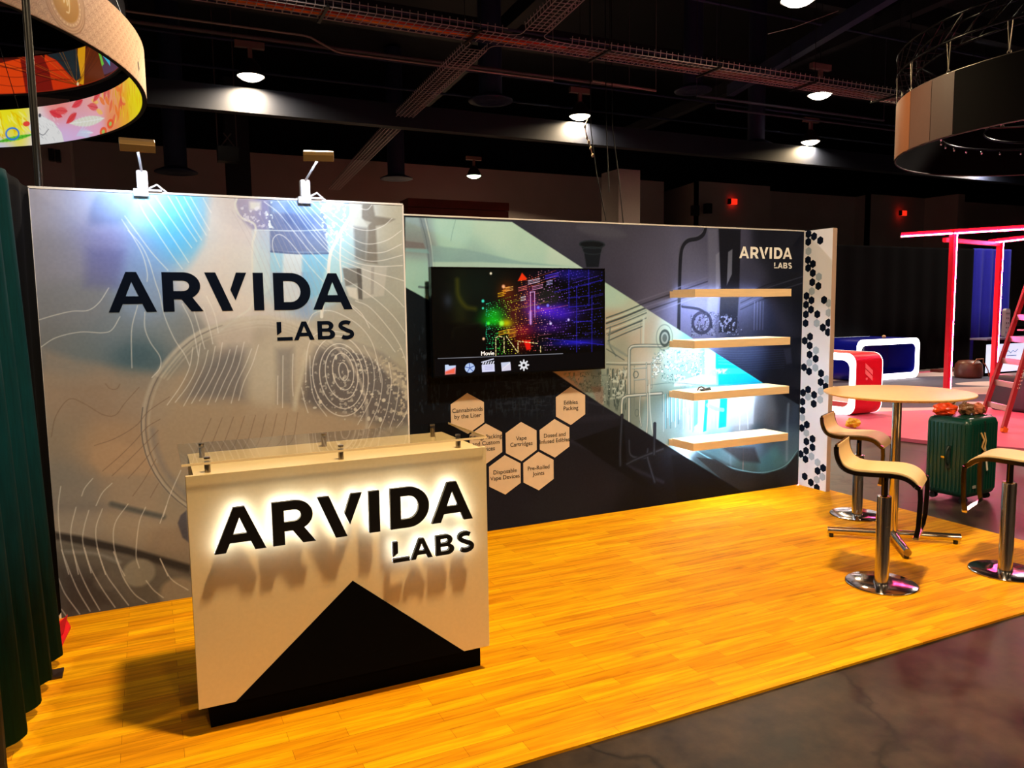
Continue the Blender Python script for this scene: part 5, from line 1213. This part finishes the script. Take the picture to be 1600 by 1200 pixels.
# outside: overlapping scales and a gold medallion
cv = arc_canvas(4.7, -50, 5, 4.475, 5.065, .009, (205,168,128)); cv.r0 = 4.7
row = 0; z = 4.42
while z < 5.1:
    x = cv.xs[0]-(.07 if row % 2 else 0)
    while x < cv.xs[-1]+.1:
        for q in (.066, .045, .024):
            cv.line([(x+q*1.0*math.cos(t), z+q*math.sin(t)) for t in np.linspace(0, PI, 9)], .006, (150,112,84), .75, smooth=False)
        x += .14
    z += .055; row += 1
mx_, mz_ = math.radians(-31.5)*4.7, 4.76
cv.ell(mx_, mz_, .30, .29, (196,156,112), 1); 
for q, wd, c_ in ((.29,.012,(140,104,70)),(.265,.008,(150,112,78)),(.235,.006,(140,100,66))): cv.ell(mx_, mz_, q, q, c_, .9, ring=wd)
cv.ell(mx_, mz_, .19, .19, (176,124,24), 1, .02); cv.blob(mx_-.03, mz_+.04, .1, .1, (226,176,50), .7)
for k in range(28): cv.ell(mx_+.212*math.cos(2*PI*k/28), mz_+.212*math.sin(2*PI*k/28), .008, .008, (235,205,150), 1)
cv.line([(mx_-.07, mz_+.06), (mx_-.04, mz_+.08), (mx_-.03, mz_-.02), (mx_, mz_+.06), (mx_+.02, mz_-.03), (mx_+.05, mz_+.07), (mx_+.04, mz_-.08), (mx_, mz_-.10)], .014, (245,215,160), .95)
m2 = math.radians(-10.5)*4.7
cv.ell(m2, 4.86, .10, .10, (150,112,84), .9, ring=.012); cv.poly([(m2-.06,4.70),(m2+.0,4.74),(m2+.04,4.66),(m2-.02,4.60)], (30,26,24), .9)
arc_build(cv, 4.703, -10.17, 5.89, 'outer_print', attr_mat('beige_print'), ra, (.82,.82,.82))
# inside: lit tropical artwork (a plain design of its own)
cv = arc_canvas(4.645, 0, 78, 4.475, 5.065, .010, (214,170,190)); cv.r0 = 4.645
AX = lambda d: math.radians(d)*4.645
cv.rbf([((AX(a), z), c) for a, z, c in ((3,4.8,(226,205,10)),(8,4.8,(235,210,10)),(13,4.9,(240,205,20)),(13,4.6,(232,196,30)),(18,4.95,(245,160,40)),(18,4.6,(238,160,50)),(23,4.9,(240,150,110)),(24,4.6,(236,130,80)),(30,5.0,(240,160,150)),(30,4.6,(226,160,190)),(36,4.9,(226,150,150)),(36,4.6,(205,170,215)),(42,5.0,(240,130,120)),(42,4.6,(200,175,220)),(48,4.8,(225,205,225)),(52,4.9,(240,220,30)),(56,4.9,(245,225,20)),(58,4.6,(190,190,225)),(64,4.8,(80,170,90)),(72,4.8,(230,80,60)))], .18)
rng = random.Random(21)
def leaf(x, z, L_, w_, ang, c_, a=.9, veins=None):
    ca, sa = math.cos(ang), math.sin(ang); P = []
    for i in range(11):
        t = i/10; P.append((t*L_, w_*math.sin(PI*t)**.8))
    for i in range(10, -1, -1):
        t = i/10; P.append((t*L_, -w_*math.sin(PI*t)**.8))
    cv.poly([(x+u*ca-v*sa, z+u*sa+v*ca) for u, v in P], c_, a)
    if veins is not None:
        cv.line([(x, z), (x+L_*ca, z+L_*sa)], .008, veins, .9, smooth=False)
        for k in range(2, 10):
            u = L_*k/10; vv = w_*math.sin(PI*k/10)*1.1
            for sg in (-1, 1): cv.line([(x+u*ca, z+u*sa), (x+(u+vv*.8)*ca-sg*vv*sa, z+(u+vv*.8)*sa+sg*vv*ca)], .006, veins, .8, smooth=False)
for k in range(70):
    d = rng.uniform(2, 26); leaf(AX(d), rng.uniform(4.45,5.05), rng.uniform(.10,.22), .012, rng.uniform(1.2,2.2), [(255,225,40),(230,140,20),(200,170,0),(240,120,20)][k % 4], .7)
for k in range(16):
    d = rng.uniform(17, 30); leaf(AX(d), rng.uniform(4.5,5.0), .22, .04, rng.uniform(.3,2.6), [(240,110,40),(250,180,80),(225,90,60)][k % 3], .75)
for d, z, an, c_ in ((31,4.98,2.6,(222,80,80)),(33,4.95,3.4,(226,96,96)),(38,4.98,2.9,(225,60,70)),(41,4.86,.4,(220,50,60)),(43,4.98,3.3,(232,80,80)),(40,4.75,2.7,(216,60,60)),(27,4.95,2.0,(230,110,100)),(25,4.9,1.6,(232,120,96))):
    leaf(AX(d), z, .30, .055, an, c_, .9, (180,40,50))
leaf(AX(39), 4.74, -.95, .075, .05, (208,208,190), .95, (250,250,240)); leaf(AX(36), 4.58, -.35, .03, .15, (180,190,225), .9, (250,250,250))
for k in range(9): leaf(AX(37.5-.6*k*.5), 4.52, .28, .014, 2.6+.12*k, (190,195,230), .8)
for d, z in ((25,4.58),(28,4.50)): cv.ell(AX(d), z, .11, .07, (235,80,40), .9); cv.ell(AX(d), z, .05, .03, (150,190,90), .9)
cv.poly([(AX(41),4.47),(AX(41.5),4.62),(AX(43.5),4.80),(AX(46),4.90),(AX(48.5),4.98),(AX(49.5),4.88),(AX(50),4.70),(AX(49),4.47)], (222,222,218), .97, .02)
for k in range(60):
    d = rng.uniform(42, 49); z = rng.uniform(4.49, 4.90); cv.line([(AX(d), z), (AX(d)+rng.uniform(.02,.05), z+rng.uniform(.02,.05))], .006, (130,132,140) if k % 2 else (250,250,250), .6, smooth=False)
cv.ell(AX(47), 4.93, .03, .03, (60,60,70), .9); cv.line([(AX(48),4.68),(AX(46.5),4.62),(AX(45),4.70)], .010, (50,50,60), .9)
for k in range(60):
    d = rng.uniform(50.5, 60); leaf(AX(d), rng.uniform(4.72,5.06), rng.uniform(.12,.25), .014, rng.uniform(3.6,4.8), [(255,235,20),(235,180,0),(255,250,120)][k % 3], .8)
leaf(AX(58), 4.56, -.75, .035, -.12, (90,190,40), .95, (40,120,30)); cv.ell(AX(54), 4.68, .12, .09, (40,110,220), .9, ring=.03); cv.ell(AX(50.5), 4.82, .07, .04, (230,50,50), .9)
leaf(AX(60), 4.55, .3, .04, 1.3, (30,110,220), .9); leaf(AX(62), 4.5, .3, .04, 1.9, (20,150,160), .9)
for k in range(40):
    d = rng.uniform(62, 78); leaf(AX(d), rng.uniform(4.45,5.0), .25, .04, rng.uniform(0,6.3), [(230,60,50),(70,160,70),(250,200,40),(60,120,210)][k % 4], .85)
arc_build(cv, 4.645, -10.17, 5.89, 'lit_artwork', attr_mat('lit_artwork_light', emit=.95), ra)

rb = ring_sign(-9.26, 7.36, 3.6, 5.48, 6.12, 'ring_sign', 'smaller ring sign above and behind, showing red and orange sail-like artwork inside', SBLK, SBLK)
cv = arc_canvas(3.545, 5, 80, 5.50, 6.10, .010, (60,16,10)); cv.r0 = 3.545
AX = lambda d: math.radians(d)*3.545
def bpoly(P, c_): cv.poly([(AX(a), 5.5+.6*b) for a, b in P], c_, 1, .012)
bpoly([(5,0),(14,0),(24,1),(5,1)], (70,40,66)); bpoly([(14,0),(27,.1),(22,1),(15,1)], (84,52,78)); bpoly([(20,.2),(29,.95),(20,1)], (60,180,215)); bpoly([(24,.35),(29,.2),(31,1),(27,1)], (110,190,60))
bpoly([(24,0),(36,0),(35,.9),(28,1),(26,.5)], (100,40,14)); bpoly([(35,.0),(38,.1),(36.5,1),(33,1)], (225,150,20)); bpoly([(36,.2),(40,.1),(48,1),(37,1)], (30,40,44))
bpoly([(36,0),(52,0),(50,.55),(49,1),(45,.8),(40,.3)], (205,50,14)); bpoly([(47,0),(58,0),(57,1),(50,1),(48,.6)], (120,22,14)); bpoly([(56,0),(72,0),(70,.5),(64,.9),(57,.95)], (232,64,14)); bpoly([(58,.95),(66,.8),(78,1)], (90,20,14))
for k in range(26):
    a = rng.uniform(14, 72); cv.line([(AX(38), 5.53), (AX(a), 6.1)], .008, (40,14,12) if k % 3 else (240,130,30), .55, smooth=False)
for b in (.25, .5, .75): cv.line([(AX(d), 5.5+.6*(b+.05*math.sin(d*.3))) for d in range(40, 72, 3)], .009, (50,14,10), .7)
cv.ell(AX(37.5), 5.54, .03, .03, (245,200,150), 1); cv.poly([(AX(8),5.5),(AX(78),5.5),(AX(78),5.512),(AX(8),5.512)], (140,40,20), 1)
arc_build(cv, 3.545, -9.26, 7.36, 'lit_artwork', attr_mat('lit_sail_artwork', emit=.85), rb)
for o_, (cx_, cy_, r_, zt) in ((ra, (-10.17,5.89,4.6,5.07)), (rb, (-9.26,7.36,3.5,6.12))):
    for k in range(6):
        a = 2*PI*k/6+.9; MB().cyl((cx_+r_*math.cos(a), cy_+r_*math.sin(a), zt-.02), (cx_+r_*.55*math.cos(a), cy_+r_*.55*math.sin(a), 11.9), .006, n=6).build('suspension_wire', BLK, o_)

# dark ring with rigging at the top right
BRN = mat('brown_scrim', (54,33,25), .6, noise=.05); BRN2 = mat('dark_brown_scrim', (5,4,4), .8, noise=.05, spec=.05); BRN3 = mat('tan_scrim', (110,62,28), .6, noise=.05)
rd = thing('ring_sign', 'dark brown hanging ring banner under a circular truss, top right corner', 'hanging sign', (9.66, 2.51, 4.46))
RX, RY, RR_ = 9.66, 2.51, 3.28
def arcshell(a0, a1, m, name):
    mb = MB(); n = max(2, int(abs(a1-a0)/2.5)); 
    for rr in (RR_, RR_-.012):
        vs = []
        for k in range(n+1):
            a = math.radians(a0+(a1-a0)*k/n); z0_ = 4.46
            for z in (z0_, 5.47): vs.append((RX+rr*math.cos(a), RY+rr*math.sin(a), z))
        mb.add(vs, [(2*k, 2*k+2, 2*k+3, 2*k+1) for k in range(n)], True)
    return mb.build(name, m, rd)
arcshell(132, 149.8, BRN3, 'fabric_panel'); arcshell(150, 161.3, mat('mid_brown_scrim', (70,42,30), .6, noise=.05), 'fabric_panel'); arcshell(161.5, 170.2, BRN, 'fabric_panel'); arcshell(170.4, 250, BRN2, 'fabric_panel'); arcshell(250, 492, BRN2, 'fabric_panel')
def circ3(r, z, n=72): return [(RX+r*math.cos(2*PI*k/n), RY+r*math.sin(2*PI*k/n), z) for k in range(n)]
MB().tube(circ3(RR_-.02, 4.455), .014, 6, True).tube(circ3(RR_-.02, 5.47), .018, 6, True).build('hem_tube', mat('grey_tube', (110,100,95), .35, .8), rd)
# circular truss with straps and shackles
tr_ = thing('circular_truss', 'black circular lighting truss hanging above the dark ring banner', 'truss', (RX, RY, 6.0))
tm = MB()
for r_, z_ in ((2.95,6.35),(2.95,5.98),(3.28,6.35),(3.28,5.98)): tm.tube(circ3(r_, z_), .022, 6, True)
for k in range(48):
    a, b = 2*PI*k/48, 2*PI*(k+1)/48
    P = lambda r, z, t: (RX+r*math.cos(t), RY+r*math.sin(t), z)
    tm.cyl(P(3.28,5.98,a), P(3.28,6.35,b), .010, n=5, cap=False).cyl(P(2.95,5.98,a), P(2.95,6.35,b), .010, n=5, cap=False).cyl(P(2.95,6.35,a), P(3.28,6.35,b), .010, n=5, cap=False).cyl(P(2.95,5.98,a), P(3.28,5.98,a), .010, n=5, cap=False)
tm.build('truss_frame', mat('black_truss', (24,24,27), .2, .7), tr_)
for k in range(20):
    a = 2*PI*k/20+.1; c_, s_ = math.cos(a), math.sin(a)
    q = MB().tube([(RX+3.28*math.cos(a-.012), RY+3.28*math.sin(a-.012), 5.98), (RX+3.27*c_, RY+3.27*s_, 5.50)], .009, 5).tube([(RX+3.28*math.cos(a+.012), RY+3.28*math.sin(a+.012), 5.98), (RX+3.27*c_, RY+3.27*s_, 5.50)], .009, 5)
    q.tube([(RX+3.27*c_+.03*math.cos(t)*-s_, RY+3.27*s_+.03*math.cos(t)*c_, 5.50+.03*math.sin(t)) for t in [2*PI*i/8 for i in range(8)]], .008, 5, True)
    q.build('hanging_strap', STEEL, rd)
lm_ = MB()
for r_, z_ in ((2.5,4.85),(1.8,4.85)): lm_.tube(circ3(r_, z_, 48), .02, 5, True)
lm_.build('inner_hoop', mat('black_truss', (24,24,27), .2, .7), rd)
for k in range(36):
    a = 2*PI*k/36; b_ = MB(); b_.lathe([(0,-.05),(.02,-.045),(.028,-.02),(.02,.01),(.012,.04)], (RX+2.5*math.cos(a), RY+2.5*math.sin(a), 4.80), 10)
    b_.build('clear_bulb', mat('bulb_chrome', (220,220,225), .05, 1.0), rd)
for k in range(6):
    a = 2*PI*k/6; MB().cyl((RX+3.1*math.cos(a), RY+3.1*math.sin(a), 6.35), (RX+3.1*math.cos(a), RY+3.1*math.sin(a), 11.9), .012, n=6).build('chain', BLK, tr_)

# ================================================================== HIGH-BAY LAMPS
LENS = emat('high_bay_lens', (255,240,215), 9.0)
LENS2 = emat('high_bay_lens_green', (225,255,215), 7.0)
def high_bay(x, y, z, label, w, lens=LENS, on=True, col=LAMP_WARM):
    t = thing('high_bay_lamp', label, 'lamp', (x, y, z), 'high bay lamps')
    MB().lathe([(.30,0),(.285,.03),(.22,.20),(.14,.33),(.10,.38),(0,.385)], (x, y, z), 36).build('shade', mat('dark_reflector', (52,46,44), .35, .5), t)
    MB().lathe([(0,-.10),(.12,-.088),(.21,-.052),(.27,-.005),(.287,.022)], (x, y, z), 36).build('lens', lens, t)
    MB().box(x-.045, x+.045, y-.045, y+.045, z+.38, z+.62).box(x-.32, x+.32, y-.06, y+.06, z+.62, z+.76).build('ballast', mat('ballast_grey', (130,105,100), .5), t)
    MB().cyl((x, y, z+.76), (x, y, z+1.1), .012, n=8).tube([(x, y, z+1.1), (x+.02, y, z+2.4), (x, y, 11.98)], .006, 6).build('hanger', BLK, t)
    if on:
        l = bpy.data.lights.new('high_bay_light', 'AREA'); l.shape = 'DISK'; l.size = .5; l.energy = w; l.color = col; l.spread = math.radians(165)
        lo = bpy.data.objects.new('high_bay_light', l); COL.objects.link(lo); lo.matrix_world = Matrix.Translation((x, y, z-.115)); attach_light(lo, t)
    return t
high_bay(-3.214, 13.17, 7, 'glowing high bay lamp hanging above the flask wall, leftmost lit one', 480)
high_bay(5.54, 13.46, 7, 'glowing high bay lamp hanging above the middle of the back wall', 480)
high_bay(14.3, 13.5, 7, 'glowing high bay lamp hanging left of the brown ring banner', 480)
high_bay(10.1, 9.25, 7, 'glowing high bay lamp just under the wire tray near the brown ring banner', 260)
high_bay(4.91, 4.95, 7, 'glowing high bay lamp cut by the top edge of the picture', 300)
high_bay(6.5, 23.4, 7, 'small distant high bay lamp with a greenish glow', 900, LENS2)
high_bay(-3.6, -3.85, 7, 'high bay lamp over the front of the booth', KEY_W)
high_bay(4.9, -3.6, 7, 'high bay lamp over the aisle right of the booth', KEY_W*.42)
high_bay(-3.8, -12.2, 7, 'high bay lamp far behind the camera, on the left', FRONT_W)
high_bay(4.9, -12.2, 7, 'high bay lamp far behind the camera, on the right', FRONT_W)
high_bay(-12.4, -3.8, 7, 'high bay lamp over the aisle left of the booth', FRONT_W*1.3)
FARC = (1.0, .84, .70)  # tint of unseen lamps added to brighten the far walls and ring sign
for x, y, l_ in ((23,13.5,'hidden behind the brown ring banner'),(31.7,13.5,'far out to the right, second row'),(-12,13.3,'far out to the left, second row'),(13.7,4.9,'right of the picture, first row'),(22.5,4.9,'far right of the picture, first row'),(-12.4,4.9,'left of the picture, first row'),(-3.8,4.95,'above the picture, between the two ring signs')):
    high_bay(x, y, 7, 'added unseen high bay lamp ' + l_, 800 if x > 20 else 420, col=FARC)

# ================================================================== CEILING SERVICES
WIRE = mat('tray_wire', (196,184,182), .4, .25, noise=.1)
def tray(a, b, w=.55, h=.10, pitch=.14, z=6.5, name='cable_tray', label='', skip=()):
    a = Vector((*a, z)); b = Vector((*b, z)); L_ = (b-a).length; d = (b-a)/L_; n = Vector((-d.y, d.x, 0))
    t = thing(name, label, 'cable tray', tuple(a))
    mb = MB(); Z = Vector((0,0,1))
    for u, zz in ((-.5,0),(-.25,0),(0,0),(.25,0),(.5,0),(-.5,h),(.5,h)):
        if abs(u) == .5 and skip:
            segs = []; s0 = 0
            for (p, q, side) in skip:
                if side == (1 if u > 0 else -1): segs.append((s0, p)); s0 = q
            segs.append((s0, L_))
        else: segs = [(0, L_)]
        for p, q in segs: mb.bar(a+d*p+n*u*w+Z*zz, a+d*q+n*u*w+Z*zz, .012, .012)
    k = 0
    while k*pitch < L_:
        p = a+d*(k*pitch); cut = [side for (p0, q0, side) in skip if p0 < k*pitch < q0]
        mb.bar(p-n*w*.5, p+n*w*.5, .010, .010)
        for sd in (-1, 1):
            if sd not in cut: mb.bar(p+n*w*.5*sd, p+n*(w*.5+.02)*sd+Z*(h+.04), .010, .010)
        k += 1
    mb.build('wire_basket', WIRE, t)
    return t, a, d, n, L_
t1, a_, d_, n_, L1 = tray((-9,7.42), (14.5,7.42), label='long wire basket cable tray crossing the picture, carrying orange and black cables', skip=((8.55,9.75,1),(9.35,10.6,-1)))
rng = random.Random(2)
ORG = mat('orange_cable', (255,120,10), .5); ORG2 = mat('dark_cable', (40,40,60), .5); BRC = mat('brown_cable', (130,80,70), .5)
for k, (m_, x0, x1, v) in enumerate(((ORG,-9,.9,.10),(mat('yellow_cable', (255,170,20), .5),-9,-.6,.16),(mat('red_orange_cable', (220,60,10), .5),-4,1.8,.02),(ORG2,-9,14.4,-.08),(ORG2,-9,14.4,-.16),(BRC,-9,14.4,.20),(BRC,.6,14.4,.12),(mat('tan_cable', (170,120,90), .5),1.0,12,.06))):
    P = [(x, 7.42+v+.02*math.sin(x*1.7+k), 6.535+.008*math.sin(x*2.3+k*2)) for x in np.arange(x0, x1+.01, .3)]
    MB().tube(P, .030 if k < 3 else .022, 6).build('cable', m_, t1)
for x in np.arange(-8, 14.5, 2.6):
    MB().bar((x, 7.05, 6.47), (x, 7.80, 6.47), .05, .03).cyl((x, 7.07, 6.47), (x, 7.07, 11.98), .007, n=6).cyl((x, 7.78, 6.47), (x, 7.78, 11.98), .007, n=6).build('trapeze_hanger', BLK, t1)
t2, *_ = tray((.14,8.1), (.44,13.4), w=.42, label='wire basket branch tray running away from the long tray towards the back')
t3, *_ = tray((.75,6.8), (-.15,-1.5), w=.42, label='wire basket branch tray coming forward over the booth')
t4, *_ = tray((.49,14.05), (1.35,25.5), w=.42, label='far end of the wire basket branch tray behind the dark beam')
for t_, P in ((t2, [(-.45,7.70,6.5),(-.20,7.72,6.5),(-.08,7.85,6.5),(-.08,8.1,6.5)]), (t2, [(.75,7.70,6.5),(.45,7.74,6.5),(.34,7.85,6.5),(.33,8.1,6.5)]), (t3, [(1.6,7.14,6.5),(1.15,7.10,6.5),(.98,6.98,6.5),(.96,6.8,6.5)]), (t3, [(.35,7.14,6.5),(.52,7.08,6.5),(.55,6.95,6.5),(.53,6.8,6.5)])):
    MB().tube([tuple(q) for q in smoothpts(P, 5)], .008, 5).build('corner_wire', WIRE, t_)
def pipe_run(P, r, m, name, label, cat='conduit'):
    mb = MB().tube(P, r, 8)
    for q in (P[0], P[-1]): mb.cyl(q, (q[0], q[1], 11.99), .008, n=6)
    return tag(mb.build(name, m), label, cat)
GRYP = mat('grey_conduit', (165,150,145), .4, .5)
pipe_run([(-9,10.2,7.05),(-2.6,10.2,7.05),(-2.45,10.2,7.03),(-1.95,10.35,6.88),(-1.8,10.35,6.86),(3.0,10.35,6.86)], .022, GRYP, 'conduit', 'pale conduit with a bend running behind the long cable tray')
pipe_run([(-12,10.55,7.0),(5.2,10.55,7.0)], .040, mat('dull_pipe', (95,85,90), .5, .3), 'sprinkler_pipe', 'thicker dull sprinkler pipe behind the bent conduit', 'pipe')
pipe_run([(4.0,10.3,6.95),(5.8,10.3,6.92)], .03, GRYP, 'conduit', 'short pale conduit length left of the middle lamp')
pipe_run([(7.2,10.5,7.0),(14,10.5,7.0)], .035, mat('dull_pipe2', (80,84,104), .5, .3), 'sprinkler_pipe', 'bluish pipe length right of the middle lamp', 'pipe')
pipe_run([(9,11.9,7.2),(40,11.9,7.2)], .03, mat('dull_pipe2', (80,84,104), .5, .3), 'sprinkler_pipe', 'far bluish pipe passing behind the lamps on the right', 'pipe')
for i, (y, z) in enumerate(((9.0,8.6),(11.6,8.3),(12.3,8.2),(15.2,8.4),(16.6,8.1))):
    pipe_run([(-20,y,z),(45,y,z)], .035, DARK2, 'ceiling_pipe', 'thin dark ceiling pipe, ' + ['nearest','second','third','fourth','farthest'][i] + ' of the row along the hall', 'pipe')
def beam_box(x0, x1, y0, y1, z0, z1, name, label):
    mb = MB(); mb.box(x0, x1, y0, y1, z0, z0+.06); mb.box(x0, x1, y0, y1, z1-.06, z1); mb.box(x0, x1, (y0+y1)/2-.03, (y0+y1)/2+.03, z0, z1)
    o = mb.build(name, DARK2); o['kind'] = 'structure'; return o
struct('trim_1', MB().box(-30, 60, 13.56, 13.85, 6.30, 6.86), mat('beam_paint', (15,24,44), .6, noise=.2, nscale=1.5))
struct('trim_2', MB().box(-30, 60, 14.2, 14.55, 8.9, 9.5), DARK)
struct('trim_3', MB().box(-30, 60, 9.4, 9.7, 9.3, 9.9), DARK)
struct('trim_4', MB().bar((6.2,-.6,7.75), (9.6,12.0,7.75), .22, .30), DARK2)
struct('trim_5', MB().bar((11.6,-2,9.2), (13.6,24,9.2), .3, .4), DARK)
struct('trim_6', MB().bar((2.5,-2,9.2), (4.0,24,9.2), .3, .4), DARK)
struct('trim_7', MB().bar((-6.5,-2,9.2), (-5.5,24,9.2), .3, .4), DARK)
def duct(x, y, zb, zt, r, label):
    t = thing('air_duct', label, 'duct', (x, y, zb))
    MB().cyl((x, y, zb+.12), (x, y, zt), r, n=28).build('riser', DARK2, t)
    MB().lathe([(r,.16),(r*1.9,.03),(r*1.9,.0),(r*1.5,.02),(r*1.3,-.02),(r*1.0,.03),(r*.8,-.01),(r*.4,.03),(0,.03)], (x, y, zb), 36).build('diffuser', DARK2, t)
duct(2.62, 13.0, 7.0, 11.9, .30, 'round dark air duct with a ringed diffuser right of the wire branch tray')
duct(3.65, 24.6, 6.9, 11.9, .34, 'dark round air duct hanging low over the brown crates')
duct(-4.6, 20, 5.9, 11.9, .32, 'dark round air duct behind the left display light')
duct(13.0, 14.6, 7.0, 11.9, .28, 'dark air duct with diffuser left of the brown ring banner')
duct(9.0, 12.9, 7.9, 11.9, .28, 'dark air duct with diffuser above the pale column')
# hanging speaker box
spk = thing('hanging_speaker', 'black speaker box hanging in a frame over the flask wall', 'speaker', (-3.3,18,6.0))
MB().box(-3.59,-3.04,17.8,18.2,5.95,6.36).build('speaker_box', BLK, spk)
MB().bar((-3.5,18,6.36), (-3.2,18,6.75), .03, .03).bar((-3.1,18,6.36), (-3.4,18,6.75), .03, .03).bar((-3.57,18,6.36), (-3.57,18,12.0), .03, .03).bar((-3.06,18,6.36), (-3.06,18,12.0), .03, .03).build('hanging_frame', mat('grey_bracket', (90,76,76), .5), spk)
# columns, crates, exit signs
PINKW = mat('pinkish_column_paint', (176,160,160), .85, noise=.05)
struct('column_1', MB().box(8.03, 8.85, 15.3, 16.3, 0, 6.05), PINKW)
struct('column_2', MB().box(-8.1, -7.33, 20, 21, 0, 9), PINKW)
struct('column_3', MB().box(-3.1, -2.4, 20.5, 21.2, 0, 9), DARK)
cr = thing('crate_stack', 'red-brown wooden header panel showing above the back wall', 'crate', (4.5,20,0))
RB = mat('red_brown_wood', (120,42,22), .6, noise=.2, nscale=2)
MB().box(2.6, 6.4, 20, 20.9, 0, 5.20).build('crate_body', RB, cr); MB().box(2.6, 6.4, 19.95, 20.9, 5.22, 5.50).build('crate_lid', RB, cr)
for i, (x, l_) in enumerate(((6.75,'left'),(7.25,'middle'),(7.65,'right'))):
    tag(MB().cyl((x,19,0), (x,19,4.75), .20 if i == 0 else .09).build('storage_tube', mat('grey_tube_dull', (70,76,76), .6, noise=.1)), 'dull grey upright tube behind the back wall, the %s of three' % l_, 'tube')
for (p, l_) in zip([(22.218,7.05),(35.189,6.975)], ('red exit sign high on the brown wall, straight above the shelves', 'red exit sign on the brown wall above the neon portal')):
    e = thing('exit_sign', l_, 'sign', (p[0], 26, p[1]))
    MB().box(p[0]-.20, p[0]+.20, 25.98, 26.1, p[1]-.14, p[1]+.14).build('sign_face', emat('exit_red', (255,40,20), 1.3), e)
    MB().box(p[0]-.36, p[0]-.20, 25.98, 26.1, p[1]-.14, p[1]+.14).build('sign_housing', BLK, e)
for i, (px_, pz) in enumerate([(19.567,6.516),(20.38,6.645)]):
    tag(MB().box(px_-.16, px_+.16, 25.7, 26.0, pz-.30, pz+.20).build('wall_speaker', BLK), 'small black speaker at the wall corner above the shelves, the %s one' % ('left', 'right')[i], 'speaker')
for i, (px_, pz) in enumerate([(-7.799,6.229),(-7.63,6.206)]):
    tag(MB().box(px_-.06, px_+.06, 19.75, 19.99, pz-.22, pz+.10).build('wall_speaker', BLK), 'small black box on the pinkish column at the left, the %s one' % ('left', 'right')[i], 'speaker')
# hanging cords and the knotted cable
for i, (P) in enumerate(([(3.746,7.215),(3.774,5.806),(3.925,4.813),(4.184,3.731)], [(4.294,7.28),(4.362,5.856),(4.521,4.85),(4.665,3.674)], [(4.155,7.264),(4.188,5.985),(4.239,4.978),(4.273,4.396)])):
    pts = [(x, 10.0, z) for x, z in P]; pts[0] = (pts[0][0], 10.0, 11.9)
    tag(MB().tube(pts, .012, 6).build('rigging_rope', BLK), 'thin black rope hanging before the pale column, %s of three' % ('left', 'right', 'middle')[i], 'rope')
ck = [(5.424,6.616),(5.484,6.332),(5.544,6.217),(5.605,6.051),(5.666,5.867)]
mb = MB()
for i, (x, z) in enumerate(ck): mb.lathe([(0,-.06),(.03,-.03),(.035,0),(.025,.04),(0,.06)], (x, 13.0, z), 10)
mb.tube([(5.54,13.02,6.86)]+[(x, 13.0, z) for x, z in ck], .015, 6)
tag(mb.build('knotted_cable', mat('pale_cable_knot', (190,170,140), .4)), 'pale knotted cable dangling below the middle high bay lamp', 'cable')
wc = [(5.23,6.808),(5.872,7.013),(6.45,7.249),(7.047,7.492)]
tag(MB().tube([(x, 6.0, z) for x, z in wc], .007, 6).build('stray_wire', mat('bright_wire', (235,225,215), .3, .6)), 'thin bright wire slanting under the top edge lamp', 'wire')
tag(MB().cyl((7.6,3.6,6.3), (7.6,3.6,11.9), .010, n=6).build('chain_drop', BLK), 'black chain dropping to the circular truss', 'chain')
